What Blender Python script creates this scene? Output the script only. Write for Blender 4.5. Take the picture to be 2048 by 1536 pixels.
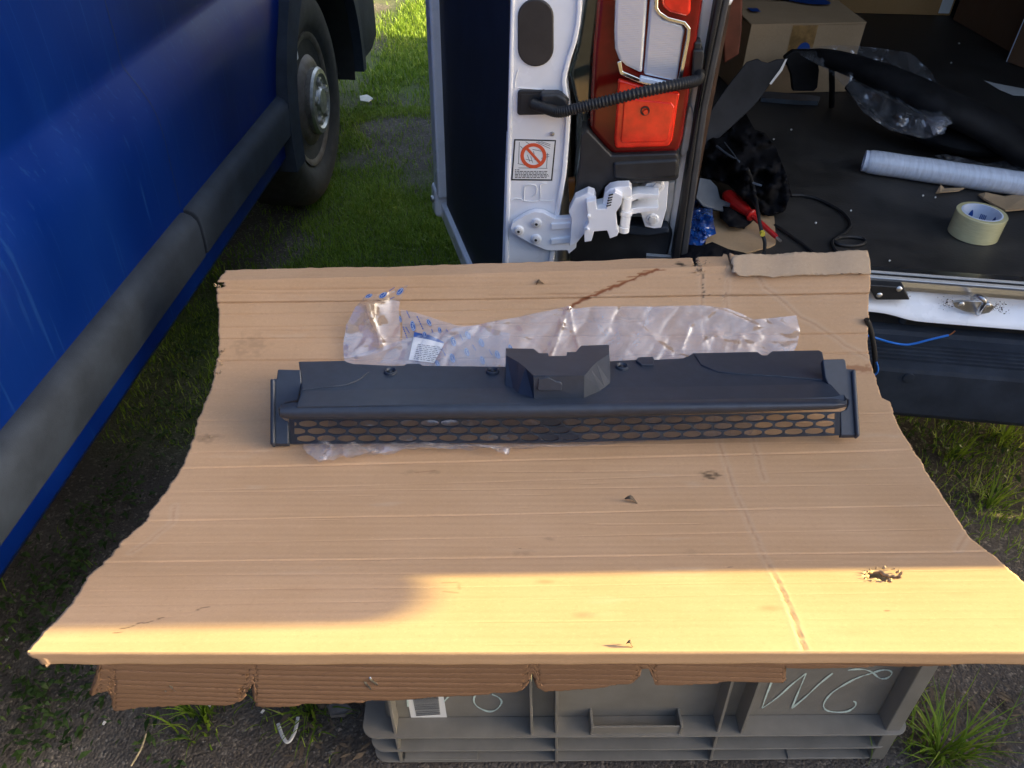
import bpy, bmesh, math, random
import numpy as np
from mathutils import Vector, Matrix
from mathutils.geometry import delaunay_2d_cdt
random.seed(7); rng = np.random.default_rng(7)
for o in list(bpy.data.objects): bpy.data.objects.remove(o)
scene = bpy.context.scene
COL = scene.collection
R = math.radians

# ------------------------------------------------------------------ camera
CAM_H, PITCH, ROLL, FPX = 1.25, R(40), R(1.5), 1539.0
Fv = Vector((0, math.cos(PITCH), -math.sin(PITCH)))
_u0 = Vector((0, math.sin(PITCH), math.cos(PITCH)))
Rv = math.cos(ROLL)*Vector((1, 0, 0)) + math.sin(ROLL)*_u0
Uv = -math.sin(ROLL)*Vector((1, 0, 0)) + math.cos(ROLL)*_u0
C0 = Vector((0, 0, CAM_H))
cd = bpy.data.cameras.new('camera'); cam = bpy.data.objects.new('camera', cd); COL.objects.link(cam)
cd.sensor_width = 36; cd.lens = 36*FPX/2048; cd.clip_start = .02; cd.clip_end = 400
cam.matrix_world = Matrix(((Rv.x, Uv.x, -Fv.x, 0), (Rv.y, Uv.y, -Fv.y, 0), (Rv.z, Uv.z, -Fv.z, CAM_H), (0, 0, 0, 1)))
scene.camera = cam

# ------------------------------------------------------------------ light
SUN_AZ, SUN_EL = R(87.5), R(20)          # to the right of straight ahead
w = bpy.data.worlds.new('World'); scene.world = w; w.use_nodes = True
nt = w.node_tree
sky = nt.nodes.new('ShaderNodeTexSky'); sky.sky_type = 'NISHITA'; sky.sun_disc = False
sky.sun_elevation = SUN_EL; sky.sun_rotation = SUN_AZ; sky.air_density = 1.0; sky.dust_density = 5.0; sky.ozone_density = 1.0
nt.nodes['Background'].inputs['Strength'].default_value = .15
nt.links.new(sky.outputs[0], nt.nodes['Background'].inputs['Color'])
sd = bpy.data.lights.new('sun', 'SUN'); sun = bpy.data.objects.new('sun', sd); COL.objects.link(sun)
sd.energy = 4.8; sd.angle = R(.35); sd.color = (1, .86, .34)
SD = Vector((math.sin(SUN_AZ)*math.cos(SUN_EL), math.cos(SUN_AZ)*math.cos(SUN_EL), math.sin(SUN_EL)))
sun.rotation_euler = SD.to_track_quat('Z', 'Y').to_euler(); sun.location = (3, 3, 6)
scene.view_settings.view_transform = 'Standard'; scene.view_settings.look = 'None'
scene.view_settings.exposure = 2.1; scene.view_settings.gamma = 1

# ------------------------------------------------------------------ measuring helpers (photo pixels, 2048 x 1536, onto real planes)
def ray(px, py): return Fv + Rv*((px-1024)/FPX) - Uv*((py-768)/FPX)
def onz(px, py, z):
    d = ray(px, py); return C0 + d*((z-CAM_H)/d.z)
def onY(px, py, y):
    d = ray(px, py); return C0 + d*(y/d.y)
def onplane(px, py, p0, n):
    d = ray(px, py); return C0 + d*((Vector(p0)-C0).dot(n)/d.dot(n))

# ------------------------------------------------------------------ mesh helpers
def tag(o, label=None, cat=None, group=None, kind=None):
    if label: o['label'] = label
    if cat: o['category'] = cat
    if group: o['group'] = group
    if kind: o['kind'] = kind
    return o
def empty(name, loc=(0, 0, 0), rz=0, label=None, cat=None, group=None):
    o = bpy.data.objects.new(name, None); COL.objects.link(o); o.empty_display_size = .05
    o.location = loc; o.rotation_euler = (0, 0, rz); o['_m'] = 0
    del o['_m']
    return tag(o, label, cat, group)
def root_matrix(o):
    while o.parent: o = o.parent
    return Matrix.LocRotScale(o.location, o.rotation_euler, (1, 1, 1)) if o.type == 'EMPTY' else Matrix.Identity(4)
def mk(name, verts, faces, mat, parent=None, smooth=False, bevel=0, world=True, segs=2, autosm=None):
    me = bpy.data.meshes.new(name)
    vs = [Vector(v) for v in verts]
    if world and parent is not None:
        mi = root_matrix(parent).inverted(); vs = [mi @ v for v in vs]
    me.from_pydata(vs, [], faces); me.validate(); me.update()
    o = bpy.data.objects.new(name, me); COL.objects.link(o)
    if mat: me.materials.append(mat)
    if parent: o.parent = parent
    if bevel:
        m = o.modifiers.new('bevel', 'BEVEL'); m.width = bevel; m.segments = segs; m.limit_method = 'ANGLE'; m.angle_limit = R(35); m.harden_normals = True
        smooth = True
    if smooth:
        me.polygons.foreach_set('use_smooth', [True]*len(me.polygons))
        try: me.set_sharp_from_angle(angle=R(autosm or (60 if bevel else 45)))
        except Exception: pass
    return o
def np_mesh(name, V, Fc, mat, parent=None, smooth=False):
    """numpy verts (n,3) and quads/tris (m,k) -> object, world coordinates"""
    V = np.asarray(V, dtype=np.float64)
    if parent is not None:
        mi = np.array(root_matrix(parent).inverted()); V = V @ mi[:3, :3].T + mi[:3, 3]
    me = bpy.data.meshes.new(name); Fc = np.asarray(Fc, dtype=np.int32); k = Fc.shape[1]
    me.vertices.add(len(V)); me.vertices.foreach_set('co', V.astype(np.float32).ravel())
    me.loops.add(Fc.size); me.loops.foreach_set('vertex_index', Fc.ravel())
    me.polygons.add(len(Fc)); me.polygons.foreach_set('loop_start', np.arange(0, Fc.size, k, dtype=np.int32))
    me.polygons.foreach_set('use_smooth', np.full(len(Fc), smooth))
    me.update(calc_edges=True); me.validate()
    o = bpy.data.objects.new(name, me); COL.objects.link(o); me.materials.append(mat)
    if parent: o.parent = parent
    return o
def attr(o, name, vals):
    a = o.data.attributes.new(name, 'FLOAT', 'POINT'); a.data.foreach_set('value', np.asarray(vals, dtype=np.float32))
def prism(front, back):
    """closed solid between two matching outlines"""
    n = len(front); v = list(front)+list(back)
    f = [tuple(range(n)), tuple(range(2*n-1, n-1, -1))]
    f += [(i, i+n, (i+1) % n+n, (i+1) % n) for i in range(n)]
    return v, f
def fixn(o):
    bm = bmesh.new(); bm.from_mesh(o.data); bmesh.ops.recalc_face_normals(bm, faces=bm.faces); bm.to_mesh(o.data); bm.free(); return o
def box_pts(x0, x1, y0, y1, z0, z1):
    v = [(x, y, z) for z in (z0, z1) for y in (y0, y1) for x in (x0, x1)]
    f = [(0, 2, 3, 1), (4, 5, 7, 6), (0, 1, 5, 4), (2, 6, 7, 3), (0, 4, 6, 2), (1, 3, 7, 5)]
    return v, f
def box(name, b, mat, parent=None, bevel=0, world=True):
    v, f = box_pts(*b); return mk(name, v, f, mat, parent, bevel=bevel, world=world)
def smooth_path(pts, n=8):
    pts = [Vector(p) for p in pts]; out = []
    for i in range(len(pts)-1):
        p0 = pts[max(i-1, 0)]; p1 = pts[i]; p2 = pts[i+1]; p3 = pts[min(i+2, len(pts)-1)]
        for k in range(n):
            t = k/n
            out.append(.5*((2*p1)+(p2-p0)*t+(2*p0-5*p1+4*p2-p3)*t*t+(3*p1-p0-3*p2+p3)*t**3))
    out.append(pts[-1]); return out
def sweep(pts, rad, nseg=8, flat=1.0, up=None):
    """tube along a list of points; rad number or list"""
    V, Fc = [], []; n = len(pts)
    if not hasattr(rad, '__len__'): rad = [rad]*n
    prev = Vector((0, 0, 1)) if up is None else Vector(up)
    for i, p in enumerate(pts):
        t = (pts[min(i+1, n-1)]-pts[max(i-1, 0)]).normalized()
        s = t.cross(prev)
        if s.length < 1e-4: s = t.cross(Vector((1, 0, 0)))
        s.normalize(); b = s.cross(t).normalized(); prev = b if up is None else Vector(up)
        for k in range(nseg):
            a = 2*math.pi*k/nseg
            V.append(p + s*(rad[i]*math.cos(a)) + b*(rad[i]*flat*math.sin(a)))
    for i in range(n-1):
        for k in range(nseg):
            k2 = (k+1) % nseg
            Fc.append((i*nseg+k, i*nseg+k2, (i+1)*nseg+k2, (i+1)*nseg+k))
    Fc.append(tuple(range(nseg-1, -1, -1))); Fc.append(tuple((n-1)*nseg+k for k in range(nseg)))
    return V, Fc
def tube(name, pts, rad, mat, parent=None, nseg=8, n=8, world=True, smooth=True, flat=1.0):
    p = smooth_path(pts, n) if n else [Vector(q) for q in pts]
    v, f = sweep(p, rad, nseg, flat); return mk(name, v, f, mat, parent, smooth=smooth, world=world)
def lathe(name, prof, p0, axis, mat, parent=None, nseg=24, world=True, autosm=40, caps=True):
    """prof [(dist along axis, radius)]"""
    axis = Vector(axis).normalized(); s = axis.cross(Vector((0, 0, 1)))
    if s.length < 1e-3: s = Vector((1, 0, 0))
    s.normalize(); b = axis.cross(s); V, Fc = [], []; p0 = Vector(p0)
    for d, r in prof:
        for k in range(nseg):
            a = 2*math.pi*k/nseg; V.append(p0+axis*d+s*(r*math.cos(a))+b*(r*math.sin(a)))
    for i in range(len(prof)-1):
        for k in range(nseg):
            k2 = (k+1) % nseg; Fc.append((i*nseg+k, i*nseg+k2, (i+1)*nseg+k2, (i+1)*nseg+k))
    if caps and prof[0][1] > 1e-5: Fc.append(tuple(range(nseg-1, -1, -1)))
    if caps and prof[-1][1] > 1e-5: Fc.append(tuple((len(prof)-1)*nseg+k for k in range(nseg)))
    o = mk(name, V, Fc, mat, parent, smooth=True, world=world, autosm=autosm); return o
def vnoise(x, y, seed=0):
    """smooth value noise on numpy arrays, about -1..1"""
    x = np.asarray(x, float); y = np.asarray(y, float)
    xi = np.floor(x).astype(np.int64); yi = np.floor(y).astype(np.int64); fx = x-xi; fy = y-yi
    fx = fx*fx*(3-2*fx); fy = fy*fy*(3-2*fy)
    def h(a, b):
        n = (a*374761393 + b*668265263 + seed*974634777) & 0x7fffffff
        n = ((n ^ (n >> 13))*1274126177) & 0x7fffffff
        return ((n ^ (n >> 16)) & 0xffff)/32767.5-1
    return (h(xi, yi)*(1-fx)+h(xi+1, yi)*fx)*(1-fy)+(h(xi, yi+1)*(1-fx)+h(xi+1, yi+1)*fx)*fy
def dens(poly, step):
    out = []
    for i, p in enumerate(poly):
        q = poly[(i+1) % len(poly)]; n = max(1, int(math.hypot(q[0]-p[0], q[1]-p[1])/step))
        out += [(p[0]+(q[0]-p[0])*k/n, p[1]+(q[1]-p[1])*k/n) for k in range(n)]
    return out
def inside(poly, x, y):
    c = np.zeros(np.shape(x), bool); n = len(poly)
    for i in range(n):
        x1, y1 = poly[i]; x2, y2 = poly[(i+1) % n]
        if y1 == y2: continue
        t = ((y1 > y) != (y2 > y)) & (x < (x2-x1)*(y-y1)/(y2-y1)+x1); c ^= t
    return c
def tri_poly(poly, step, jit=.25):
    """triangulate an outline with inner points"""
    b = dens(poly, step); xs = [p[0] for p in poly]; ys = [p[1] for p in poly]
    gx, gy = np.meshgrid(np.arange(min(xs), max(xs), step), np.arange(min(ys), max(ys), step))
    gx = (gx + rng.uniform(-jit, jit, gx.shape)*step).ravel(); gy = (gy + rng.uniform(-jit, jit, gy.shape)*step).ravel()
    m = inside(poly, gx, gy); pts = [Vector(p) for p in b]+[Vector(p) for p in zip(gx[m], gy[m])]
    n = len(b); ed = [(i, (i+1) % n) for i in range(n)]
    r = delaunay_2d_cdt(pts, ed, [], 1, 1e-4)
    return r[0], r[2]

# ------------------------------------------------------------------ materials
def mat(name, col, rough=.5, metal=0, spec=.5, var=0, vscale=20, bump=0, bscale=200, coat=0, alpha=1, trans=0, col2=None, detail=4, stretch=None, dist=0, croughvar=0):
    m = bpy.data.materials.new(name); m.use_nodes = True; t = m.node_tree; p = t.nodes['Principled BSDF']
    p.inputs['Base Color'].default_value = (*col, 1); p.inputs['Roughness'].default_value = rough
    p.inputs['Metallic'].default_value = metal; p.inputs['Specular IOR Level'].default_value = spec
    p.inputs['Coat Weight'].default_value = coat; p.inputs['Coat Roughness'].default_value = .05
    p.inputs['Alpha'].default_value = alpha; p.inputs['Transmission Weight'].default_value = trans
    tc = t.nodes.new('ShaderNodeTexCoord'); out = tc.outputs['Object']
    if stretch:
        mp = t.nodes.new('ShaderNodeMapping'); mp.inputs['Scale'].default_value = stretch; t.links.new(out, mp.inputs[0]); out = mp.outputs[0]
    if var or col2:
        n = t.nodes.new('ShaderNodeTexNoise'); n.inputs['Scale'].default_value = vscale; n.inputs['Detail'].default_value = detail
        n.inputs['Roughness'].default_value = .62; n.inputs['Distortion'].default_value = dist
        t.links.new(out, n.inputs['Vector'])
        cr = t.nodes.new('ShaderNodeValToRGB'); e = cr.color_ramp.elements
        c2 = col2 or tuple(min(1, c*(1+var)) for c in col); c1 = col if col2 else tuple(c*(1-var) for c in col)
        e[0].position = .36; e[0].color = (*c1, 1); e[1].position = .66; e[1].color = (*c2, 1)
        t.links.new(n.outputs['Fac'], cr.inputs[0]); t.links.new(cr.outputs[0], p.inputs['Base Color'])
        if croughvar:
            mr = t.nodes.new('ShaderNodeMapRange'); mr.inputs['To Min'].default_value = max(.03, rough-croughvar); mr.inputs['To Max'].default_value = min(1, rough+croughvar)
            t.links.new(n.outputs['Fac'], mr.inputs[0]); t.links.new(mr.outputs[0], p.inputs['Roughness'])
    if bump:
        n2 = t.nodes.new('ShaderNodeTexNoise'); n2.inputs['Scale'].default_value = bscale; n2.inputs['Detail'].default_value = 3
        t.links.new(out, n2.inputs['Vector'])
        b = t.nodes.new('ShaderNodeBump'); b.inputs['Strength'].default_value = bump; b.inputs['Distance'].default_value = .002
        t.links.new(n2.outputs['Fac'], b.inputs['Height']); t.links.new(b.outputs[0], p.inputs['Normal'])
    return m
M = {}
M['white'] = mat('white_paint', (.86, .87, .89), .28, spec=.5, var=.05, vscale=9, coat=.4, croughvar=.08)
M['whitedirty'] = mat('white_paint_dusty', (.70, .70, .70), .38, col2=(.52, .49, .44), vscale=26, coat=.2, detail=8)
M['black'] = mat('black_plastic', (.018, .019, .021), .5, var=.25, vscale=30, bump=.15, bscale=900)
M['trimgrey'] = mat('grey_moulding', (.026, .034, .048), .7, spec=.12, var=.2, vscale=14, bump=.25, bscale=700)
M['rubber'] = mat('seal_rubber', (.012, .012, .013), .55, var=.2)
M['sealgrey'] = mat('seal_grey', (.05, .05, .052), .6, var=.2)
M['navy'] = mat('door_lining', (.010, .014, .024), .6, var=.3, vscale=12, bump=.2, bscale=600)
M['tyre'] = mat('tyre_rubber', (.022, .022, .022), .75, var=.35, vscale=30, bump=.4, bscale=240)
M['steelrim'] = mat('rusty_steel', (.15, .13, .115), .55, metal=.2, col2=(.085, .065, .052), vscale=30)
M['alu'] = mat('aluminium', (.62, .63, .65), .3, metal=1, var=.12, vscale=60, stretch=(1, 12, 12))
M['steel'] = mat('zinc_steel', (.55, .55, .55), .34, metal=1, var=.2, vscale=80)
M['hub'] = mat('hub_silver', (.42, .41, .38), .4, metal=.8, var=.25, vscale=60)
M['grille'] = mat('moulded_black_plastic', (.027, .037, .058), .46, spec=.5, var=.12, vscale=60, bump=.10, bscale=1500)
M['gmesh'] = mat('grille_mesh_plastic', (.018, .027, .045), .36, spec=.5, var=.1)
M['crate'] = mat('grey_crate_plastic', (.215, .200, .172), .42, var=.10, vscale=18, bump=.12, bscale=500, croughvar=.08)
M['label'] = mat('white_label', (.80, .80, .78), .5, var=.03)
M['ink'] = mat('black_ink', (.02, .02, .02), .6)
M['chalk'] = mat('pale_marker', (.58, .70, .64), .7, var=.15, vscale=150)
M['red'] = mat('red_print', (.72, .10, .035), .5)
M['blueink'] = mat('blue_ink', (.012, .06, .27), .4, var=.15)
M['paleink'] = mat('pale_ink', (.55, .65, .78), .4)
M['lampred'] = mat('lamp_red_lens', (.78, .030, .012), .14, spec=.4, coat=.25, var=.25, vscale=20)
M['lampdark'] = mat('lamp_dark_red_shell', (.14, .006, .004), .14, spec=.3, coat=.08, var=.3, vscale=10)
M['chrome'] = mat('lamp_chrome', (.85, .80, .70), .12, metal=1)
M['quarter'] = mat('dark_gloss_panel', (.030, .040, .034), .10, coat=1, var=.3, vscale=8)
M['red_handle'] = mat('red_handle_plastic', (.48, .012, .012), .35, var=.12, vscale=40)
M['bluefilm'] = mat('blue_film', (.010, .06, .26), .12, coat=.6, var=.4, vscale=40)
M['tape'] = mat('packing_tape', (.62, .57, .31), .22, coat=.5, var=.06, vscale=60, stretch=(1, 1, 8))
M['tapecore'] = mat('tape_core', (.62, .68, .80), .6)
M['wrap'] = mat('stretch_film_roll', (.62, .67, .76), .14, coat=.8, var=.10, vscale=25, stretch=(6, 1, 1), bump=.5, bscale=60)
M['wirebl'] = mat('blue_wire', (.01, .16, .62), .35)
M['yellow'] = mat('yellow_band', (.60, .50, .05), .5)
M['paper'] = mat('white_paper', (.68, .66, .62), .7, var=.06)
M['floor'] = mat('van_floor_sheet', (.020, .0185, .017), .55, col2=(.045, .041, .037), vscale=9, detail=9, bump=.3, bscale=160, croughvar=.12)
M['ply'] = mat('plywood_lining', (.075, .038, .020), .6, col2=(.045, .022, .012), vscale=6, stretch=(1, 1, 8))
M['interior'] = mat('dark_lining', (.020, .017, .015), .75, var=.2)
M['darkplastic'] = mat('dark_scrap_plastic', (.018, .019, .023), .6, spec=.25, var=.35, vscale=12, bump=.2, bscale=200)
M['cloth'] = mat('black_cloth', (.008, .008, .010), .8, spec=.12, var=.3, vscale=30, bump=.12, bscale=200)
M['greypl'] = mat('slate_plastic', (.075, .095, .125), .4, var=.2)
M['leafdry'] = mat('dry_leaf', (.22, .14, .07), .7, var=.3, vscale=80)
M['leafdark'] = mat('dead_leaf_dark', (.11, .080, .052), .8, var=.3, vscale=80)
M['stone'] = mat('stone', (.17, .155, .14), .85, var=.3, vscale=40, bump=.6, bscale=150)
M['straw'] = mat('straw', (.36, .29, .17), .7, var=.25, vscale=90)

def nodes(m): return m.node_tree, m.node_tree.nodes, m.node_tree.links
def blue_paint():
    m = mat('faded_blue_paint', (.001, .016, .12), .40, spec=.12, coat=.05)
    t, N, L = nodes(m); p = N['Principled BSDF']; p.inputs['Coat Roughness'].default_value = .12
    tc = N.new('ShaderNodeTexCoord')
    def streak(sc, lo, hi):
        mp = N.new('ShaderNodeMapping'); mp.inputs['Scale'].default_value = sc; L.new(tc.outputs['Object'], mp.inputs[0])
        n = N.new('ShaderNodeTexNoise'); n.inputs['Scale'].default_value = 1; n.inputs['Detail'].default_value = 3; L.new(mp.outputs[0], n.inputs[0])
        r = N.new('ShaderNodeMapRange'); r.inputs['From Min'].default_value = lo; r.inputs['From Max'].default_value = hi; L.new(n.outputs['Fac'], r.inputs[0]); return r.outputs[0]
    a = streak((120, 120, .55), .60, .70); b = streak((7, 7, 3), .35, .75)
    mul = N.new('ShaderNodeMath'); mul.operation = 'MULTIPLY'; L.new(a, mul.inputs[0]); mul.inputs[1].default_value = .34
    mx = N.new('ShaderNodeMix'); mx.data_type = 'RGBA'; mx.inputs[6].default_value = (.0008, .0115, .108, 1); mx.inputs[7].default_value = (.0014, .018, .140, 1); L.new(b, mx.inputs[0])
    mx2 = N.new('ShaderNodeMix'); mx2.data_type = 'RGBA'; L.new(mul.outputs[0], mx2.inputs[0]); L.new(mx.outputs[2], mx2.inputs[6]); mx2.inputs[7].default_value = (.012, .055, .19, 1)
    L.new(mx2.outputs[2], p.inputs['Base Color'])
    r = N.new('ShaderNodeMapRange'); r.inputs['To Min'].default_value = .30; r.inputs['To Max'].default_value = .48; L.new(b, r.inputs[0]); L.new(r.outputs[0], p.inputs['Roughness'])
    return m
M['blue'] = blue_paint()

def card_mat(name, c1, c2, flute=.5, period=.0068, fl_axis='Y', use_uv=True):
    """kraft board: fibre speckle, long streaks along the flutes, fine flute relief; stain / soil masks from attributes"""
    m = bpy.data.materials.new(name); m.use_nodes = True; t, N, L = nodes(m); p = N['Principled BSDF']
    p.inputs['Roughness'].default_value = .82; p.inputs['Specular IOR Level'].default_value = .25
    if use_uv:
        u = N.new('ShaderNodeUVMap'); vec = u.outputs[0]
    else:
        u = N.new('ShaderNodeTexCoord'); vec = u.outputs['Object']
    def noise(sc, det=4, rough=.6):
        mp = N.new('ShaderNodeMapping'); mp.inputs['Scale'].default_value = sc; L.new(vec, mp.inputs[0])
        n = N.new('ShaderNodeTexNoise'); n.inputs['Scale'].default_value = 1; n.inputs['Detail'].default_value = det; n.inputs['Roughness'].default_value = rough
        L.new(mp.outputs[0], n.inputs[0]); return n.outputs['Fac']
    st = noise((2.2, 70, 2.2), 5); bl = noise((5, 6, 5), 5); fi = noise((420, 420, 420), 3, .75)
    def mix(f, a, b, blend='MIX', k=None):
        x = N.new('ShaderNodeMix'); x.data_type = 'RGBA'; x.blend_type = blend
        if hasattr(f, 'links'): L.new(f, x.inputs[0])
        else: x.inputs[0].default_value = f
        for i, s in ((6, a), (7, b)):
            if hasattr(s, 'links'): L.new(s, x.inputs[i])
            else: x.inputs[i].default_value = (*s, 1)
        return x.outputs[2]
    def rng_(s, lo, hi, a=0, b=1):
        r = N.new('ShaderNodeMapRange'); r.inputs['From Min'].default_value = lo; r.inputs['From Max'].default_value = hi
        r.inputs['To Min'].default_value = a; r.inputs['To Max'].default_value = b; L.new(s, r.inputs[0]); return r.outputs[0]
    c = mix(rng_(bl, .32, .7), c1, c2)
    c = mix(rng_(st, .35, .65, 0, .16), c, tuple(x*.80 for x in c1))
    f2 = noise((160, 240, 160), 3, .7); c = mix(rng_(f2, .56, .74, 0, .30), c, tuple(min(1, x*1.25) for x in c2)); c = mix(rng_(f2, .44, .28, 0, .28), c, tuple(x*.68 for x in c1))
    c = mix(rng_(fi, .60, .72, 0, .35), c, tuple(min(1, x*1.35) for x in c2))
    c = mix(rng_(fi, .40, .28, 0, .30), c, tuple(x*.55 for x in c1))
    if use_uv:
        for an, colr in (('stain', (.20, .062, .022)), ('soil', (.035, .026, .018)), ('pale', (.56, .50, .42))):
            a = N.new('ShaderNodeAttribute'); a.attribute_name = an
            c = mix(a.outputs['Fac'], c, colr)
    L.new(c, p.inputs['Base Color'])
    wv = N.new('ShaderNodeTexWave'); wv.wave_type = 'BANDS'; wv.bands_direction = fl_axis; wv.inputs['Scale'].default_value = 1/period*.05*20/ (2*math.pi)*1.0
    wv.inputs['Distortion'].default_value = .6; wv.inputs['Detail'].default_value = 1; wv.inputs['Detail Scale'].default_value = 1.5
    L.new(vec, wv.inputs[0])
    add = N.new('ShaderNodeMath'); add.operation = 'MULTIPLY_ADD'; L.new(fi, add.inputs[0]); add.inputs[1].default_value = .35; L.new(wv.outputs['Fac'], add.inputs[2])
    b = N.new('ShaderNodeBump'); b.inputs['Strength'].default_value = flute; b.inputs['Distance'].default_value = .0006
    L.new(add.outputs[0], b.inputs['Height']); L.new(b.outputs[0], p.inputs['Normal'])
    return m
M['card'] = card_mat('kraft_cardboard', (.475, .302, .172), (.535, .352, .215), .30)
M['cardtop'] = card_mat('kraft_cardboard_grey_ply', (.43, .315, .21), (.48, .36, .25), .25, use_uv=False)
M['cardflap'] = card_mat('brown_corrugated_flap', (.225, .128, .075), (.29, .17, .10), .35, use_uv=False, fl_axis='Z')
M['cardbox'] = card_mat('carton_board', (.40, .27, .15), (.46, .32, .19), .12, use_uv=False)
M['cardcore'] = mat('torn_board_core', (.42, .29, .17), .9, var=.25, vscale=120, bump=.5, bscale=300)

def film_mat(name, col, alo, ahi, rough=.16, scale=30):
    m = bpy.data.materials.new(name); m.use_nodes = True; t, N, L = nodes(m)
    for n in list(N):
        if n.type != 'OUTPUT_MATERIAL': N.remove(n)
    out = [n for n in N if n.type == 'OUTPUT_MATERIAL'][0]
    tr = N.new('ShaderNodeBsdfTransparent'); tr.inputs[0].default_value = (.97, .97, .98, 1)
    df = N.new('ShaderNodeBsdfDiffuse'); df.inputs[0].default_value = (*col, 1)
    tl = N.new('ShaderNodeBsdfTranslucent'); tl.inputs[0].default_value = (*col, 1)
    gl = N.new('ShaderNodeBsdfGlossy'); gl.inputs['Roughness'].default_value = rough*.6; gl.inputs[0].default_value = (.95, .96, 1, 1)
    tc = N.new('ShaderNodeTexCoord')
    n = N.new('ShaderNodeTexNoise'); n.inputs['Scale'].default_value = scale; n.inputs['Detail'].default_value = 6; n.inputs['Distortion'].default_value = 1.2; L.new(tc.outputs['Object'], n.inputs[0])
    mr = N.new('ShaderNodeMapRange'); mr.inputs['From Min'].default_value = .3; mr.inputs['From Max'].default_value = .7; mr.inputs['To Min'].default_value = alo; mr.inputs['To Max'].default_value = ahi; L.new(n.outputs['Fac'], mr.inputs[0])
    m1 = N.new('ShaderNodeMixShader'); m1.inputs[0].default_value = .4; L.new(df.outputs[0], m1.inputs[1]); L.new(tl.outputs[0], m1.inputs[2])
    m2 = N.new('ShaderNodeMixShader'); L.new(mr.outputs[0], m2.inputs[0]); L.new(tr.outputs[0], m2.inputs[1]); L.new(m1.outputs[0], m2.inputs[2])
    m3 = N.new('ShaderNodeMixShader'); m3.inputs[0].default_value = .13; L.new(m2.outputs[0], m3.inputs[1]); L.new(gl.outputs[0], m3.inputs[2])
    b = N.new('ShaderNodeBump'); b.inputs['Strength'].default_value = .28; b.inputs['Distance'].default_value = .002
    n2 = N.new('ShaderNodeTexNoise'); n2.inputs['Scale'].default_value = scale*.9; n2.inputs['Detail'].default_value = 5; n2.inputs['Distortion'].default_value = 1; L.new(tc.outputs['Object'], n2.inputs[0])
    L.new(n2.outputs['Fac'], b.inputs['Height']); L.new(b.outputs[0], gl.inputs['Normal'])
    L.new(m3.outputs[0], out.inputs['Surface'])
    return m
M['film'] = film_mat('clear_plastic_film', (.78, .83, .93), .04, .34, scale=20)
M['film2'] = film_mat('clear_plastic_film_thin', (.76, .80, .88), .05, .18, scale=22)

def ground_mat():
    m = bpy.data.materials.new('dirt'); m.use_nodes = True; t, N, L = nodes(m); p = N['Principled BSDF']; p.inputs['Roughness'].default_value = .95; p.inputs['Specular IOR Level'].default_value = .2
    tc = N.new('ShaderNodeTexCoord'); v = tc.outputs['Object']
    def noise(s, d=6, r=.65):
        n = N.new('ShaderNodeTexNoise'); n.inputs['Scale'].default_value = s; n.inputs['Detail'].default_value = d; n.inputs['Roughness'].default_value = r; L.new(v, n.inputs[0]); return n.outputs['Fac']
    def ramp(s, pts):
        c = N.new('ShaderNodeValToRGB'); e = c.color_ramp.elements
        e[0].position, e[0].color = pts[0][0], (*pts[0][1], 1); e[1].position, e[1].color = pts[-1][0], (*pts[-1][1], 1)
        for q, k in pts[1:-1]: x = e.new(q); x.color = (*k, 1)
        L.new(s, c.inputs[0]); return c.outputs[0]
    base = ramp(noise(3.0, 8), [(.3, (.080, .068, .058)), (.5, (.115, .100, .088)), (.7, (.155, .138, .122))])
    grit = N.new('ShaderNodeTexVoronoi'); grit.inputs['Scale'].default_value = 210; L.new(v, grit.inputs[0])
    gr = N.new('ShaderNodeSeparateColor'); L.new(grit.outputs['Color'], gr.inputs[0])
    gc = ramp(gr.outputs[0], [(.0, (.75, .72, .70)), (.85, (1.0, .98, .95)), (.97, (2.3, 2.2, 2.0))])
    mx = N.new('ShaderNodeMix'); mx.data_type = 'RGBA'; mx.blend_type = 'MULTIPLY'; mx.inputs[0].default_value = .8; L.new(base, mx.inputs[6]); L.new(gc, mx.inputs[7])
    at = N.new('ShaderNodeAttribute'); at.attribute_name = 'moss'; mg = N.new('ShaderNodeMix'); mg.data_type = 'RGBA'; L.new(at.outputs['Fac'], mg.inputs[0]); L.new(mx.outputs[2], mg.inputs[6]); mg.inputs[7].default_value = (.085, .125, .022, 1)
    L.new(mg.outputs[2], p.inputs['Base Color'])
    b = N.new('ShaderNodeBump'); b.inputs['Strength'].default_value = .9; b.inputs['Distance'].default_value = .006
    ad = N.new('ShaderNodeMath'); ad.operation = 'MULTIPLY_ADD'; L.new(grit.outputs['Distance'], ad.inputs[0]); ad.inputs[1].default_value = -.5; L.new(noise(60, 6), ad.inputs[2])
    L.new(ad.outputs[0], b.inputs['Height']); L.new(b.outputs[0], p.inputs['Normal'])
    return m
M['ground'] = ground_mat()
def leaf_mat(name, cols):
    m = bpy.data.materials.new(name); m.use_nodes = True; t, N, L = nodes(m); p = N['Principled BSDF']; p.inputs['Roughness'].default_value = .55; p.inputs['Specular IOR Level'].default_value = .3
    a = N.new('ShaderNodeAttribute'); a.attribute_name = 'rnd'
    c = N.new('ShaderNodeValToRGB'); e = c.color_ramp.elements; e[0].color = (*cols[0], 1); e[1].color = (*cols[-1], 1)
    for i, k in enumerate(cols[1:-1]): x = e.new((i+1)/(len(cols)-1)); x.color = (*k, 1)
    L.new(a.outputs['Fac'], c.inputs[0]); L.new(c.outputs[0], p.inputs['Base Color'])
    tl = N.new('ShaderNodeBsdfTranslucent'); L.new(c.outputs[0], tl.inputs[0]); mx = N.new('ShaderNodeMixShader'); mx.inputs[0].default_value = .3
    L.new(p.outputs[0], mx.inputs[1]); L.new(tl.outputs[0], mx.inputs[2]); L.new(mx.outputs[0], N['Material Output'].inputs[0])
    return m
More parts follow.
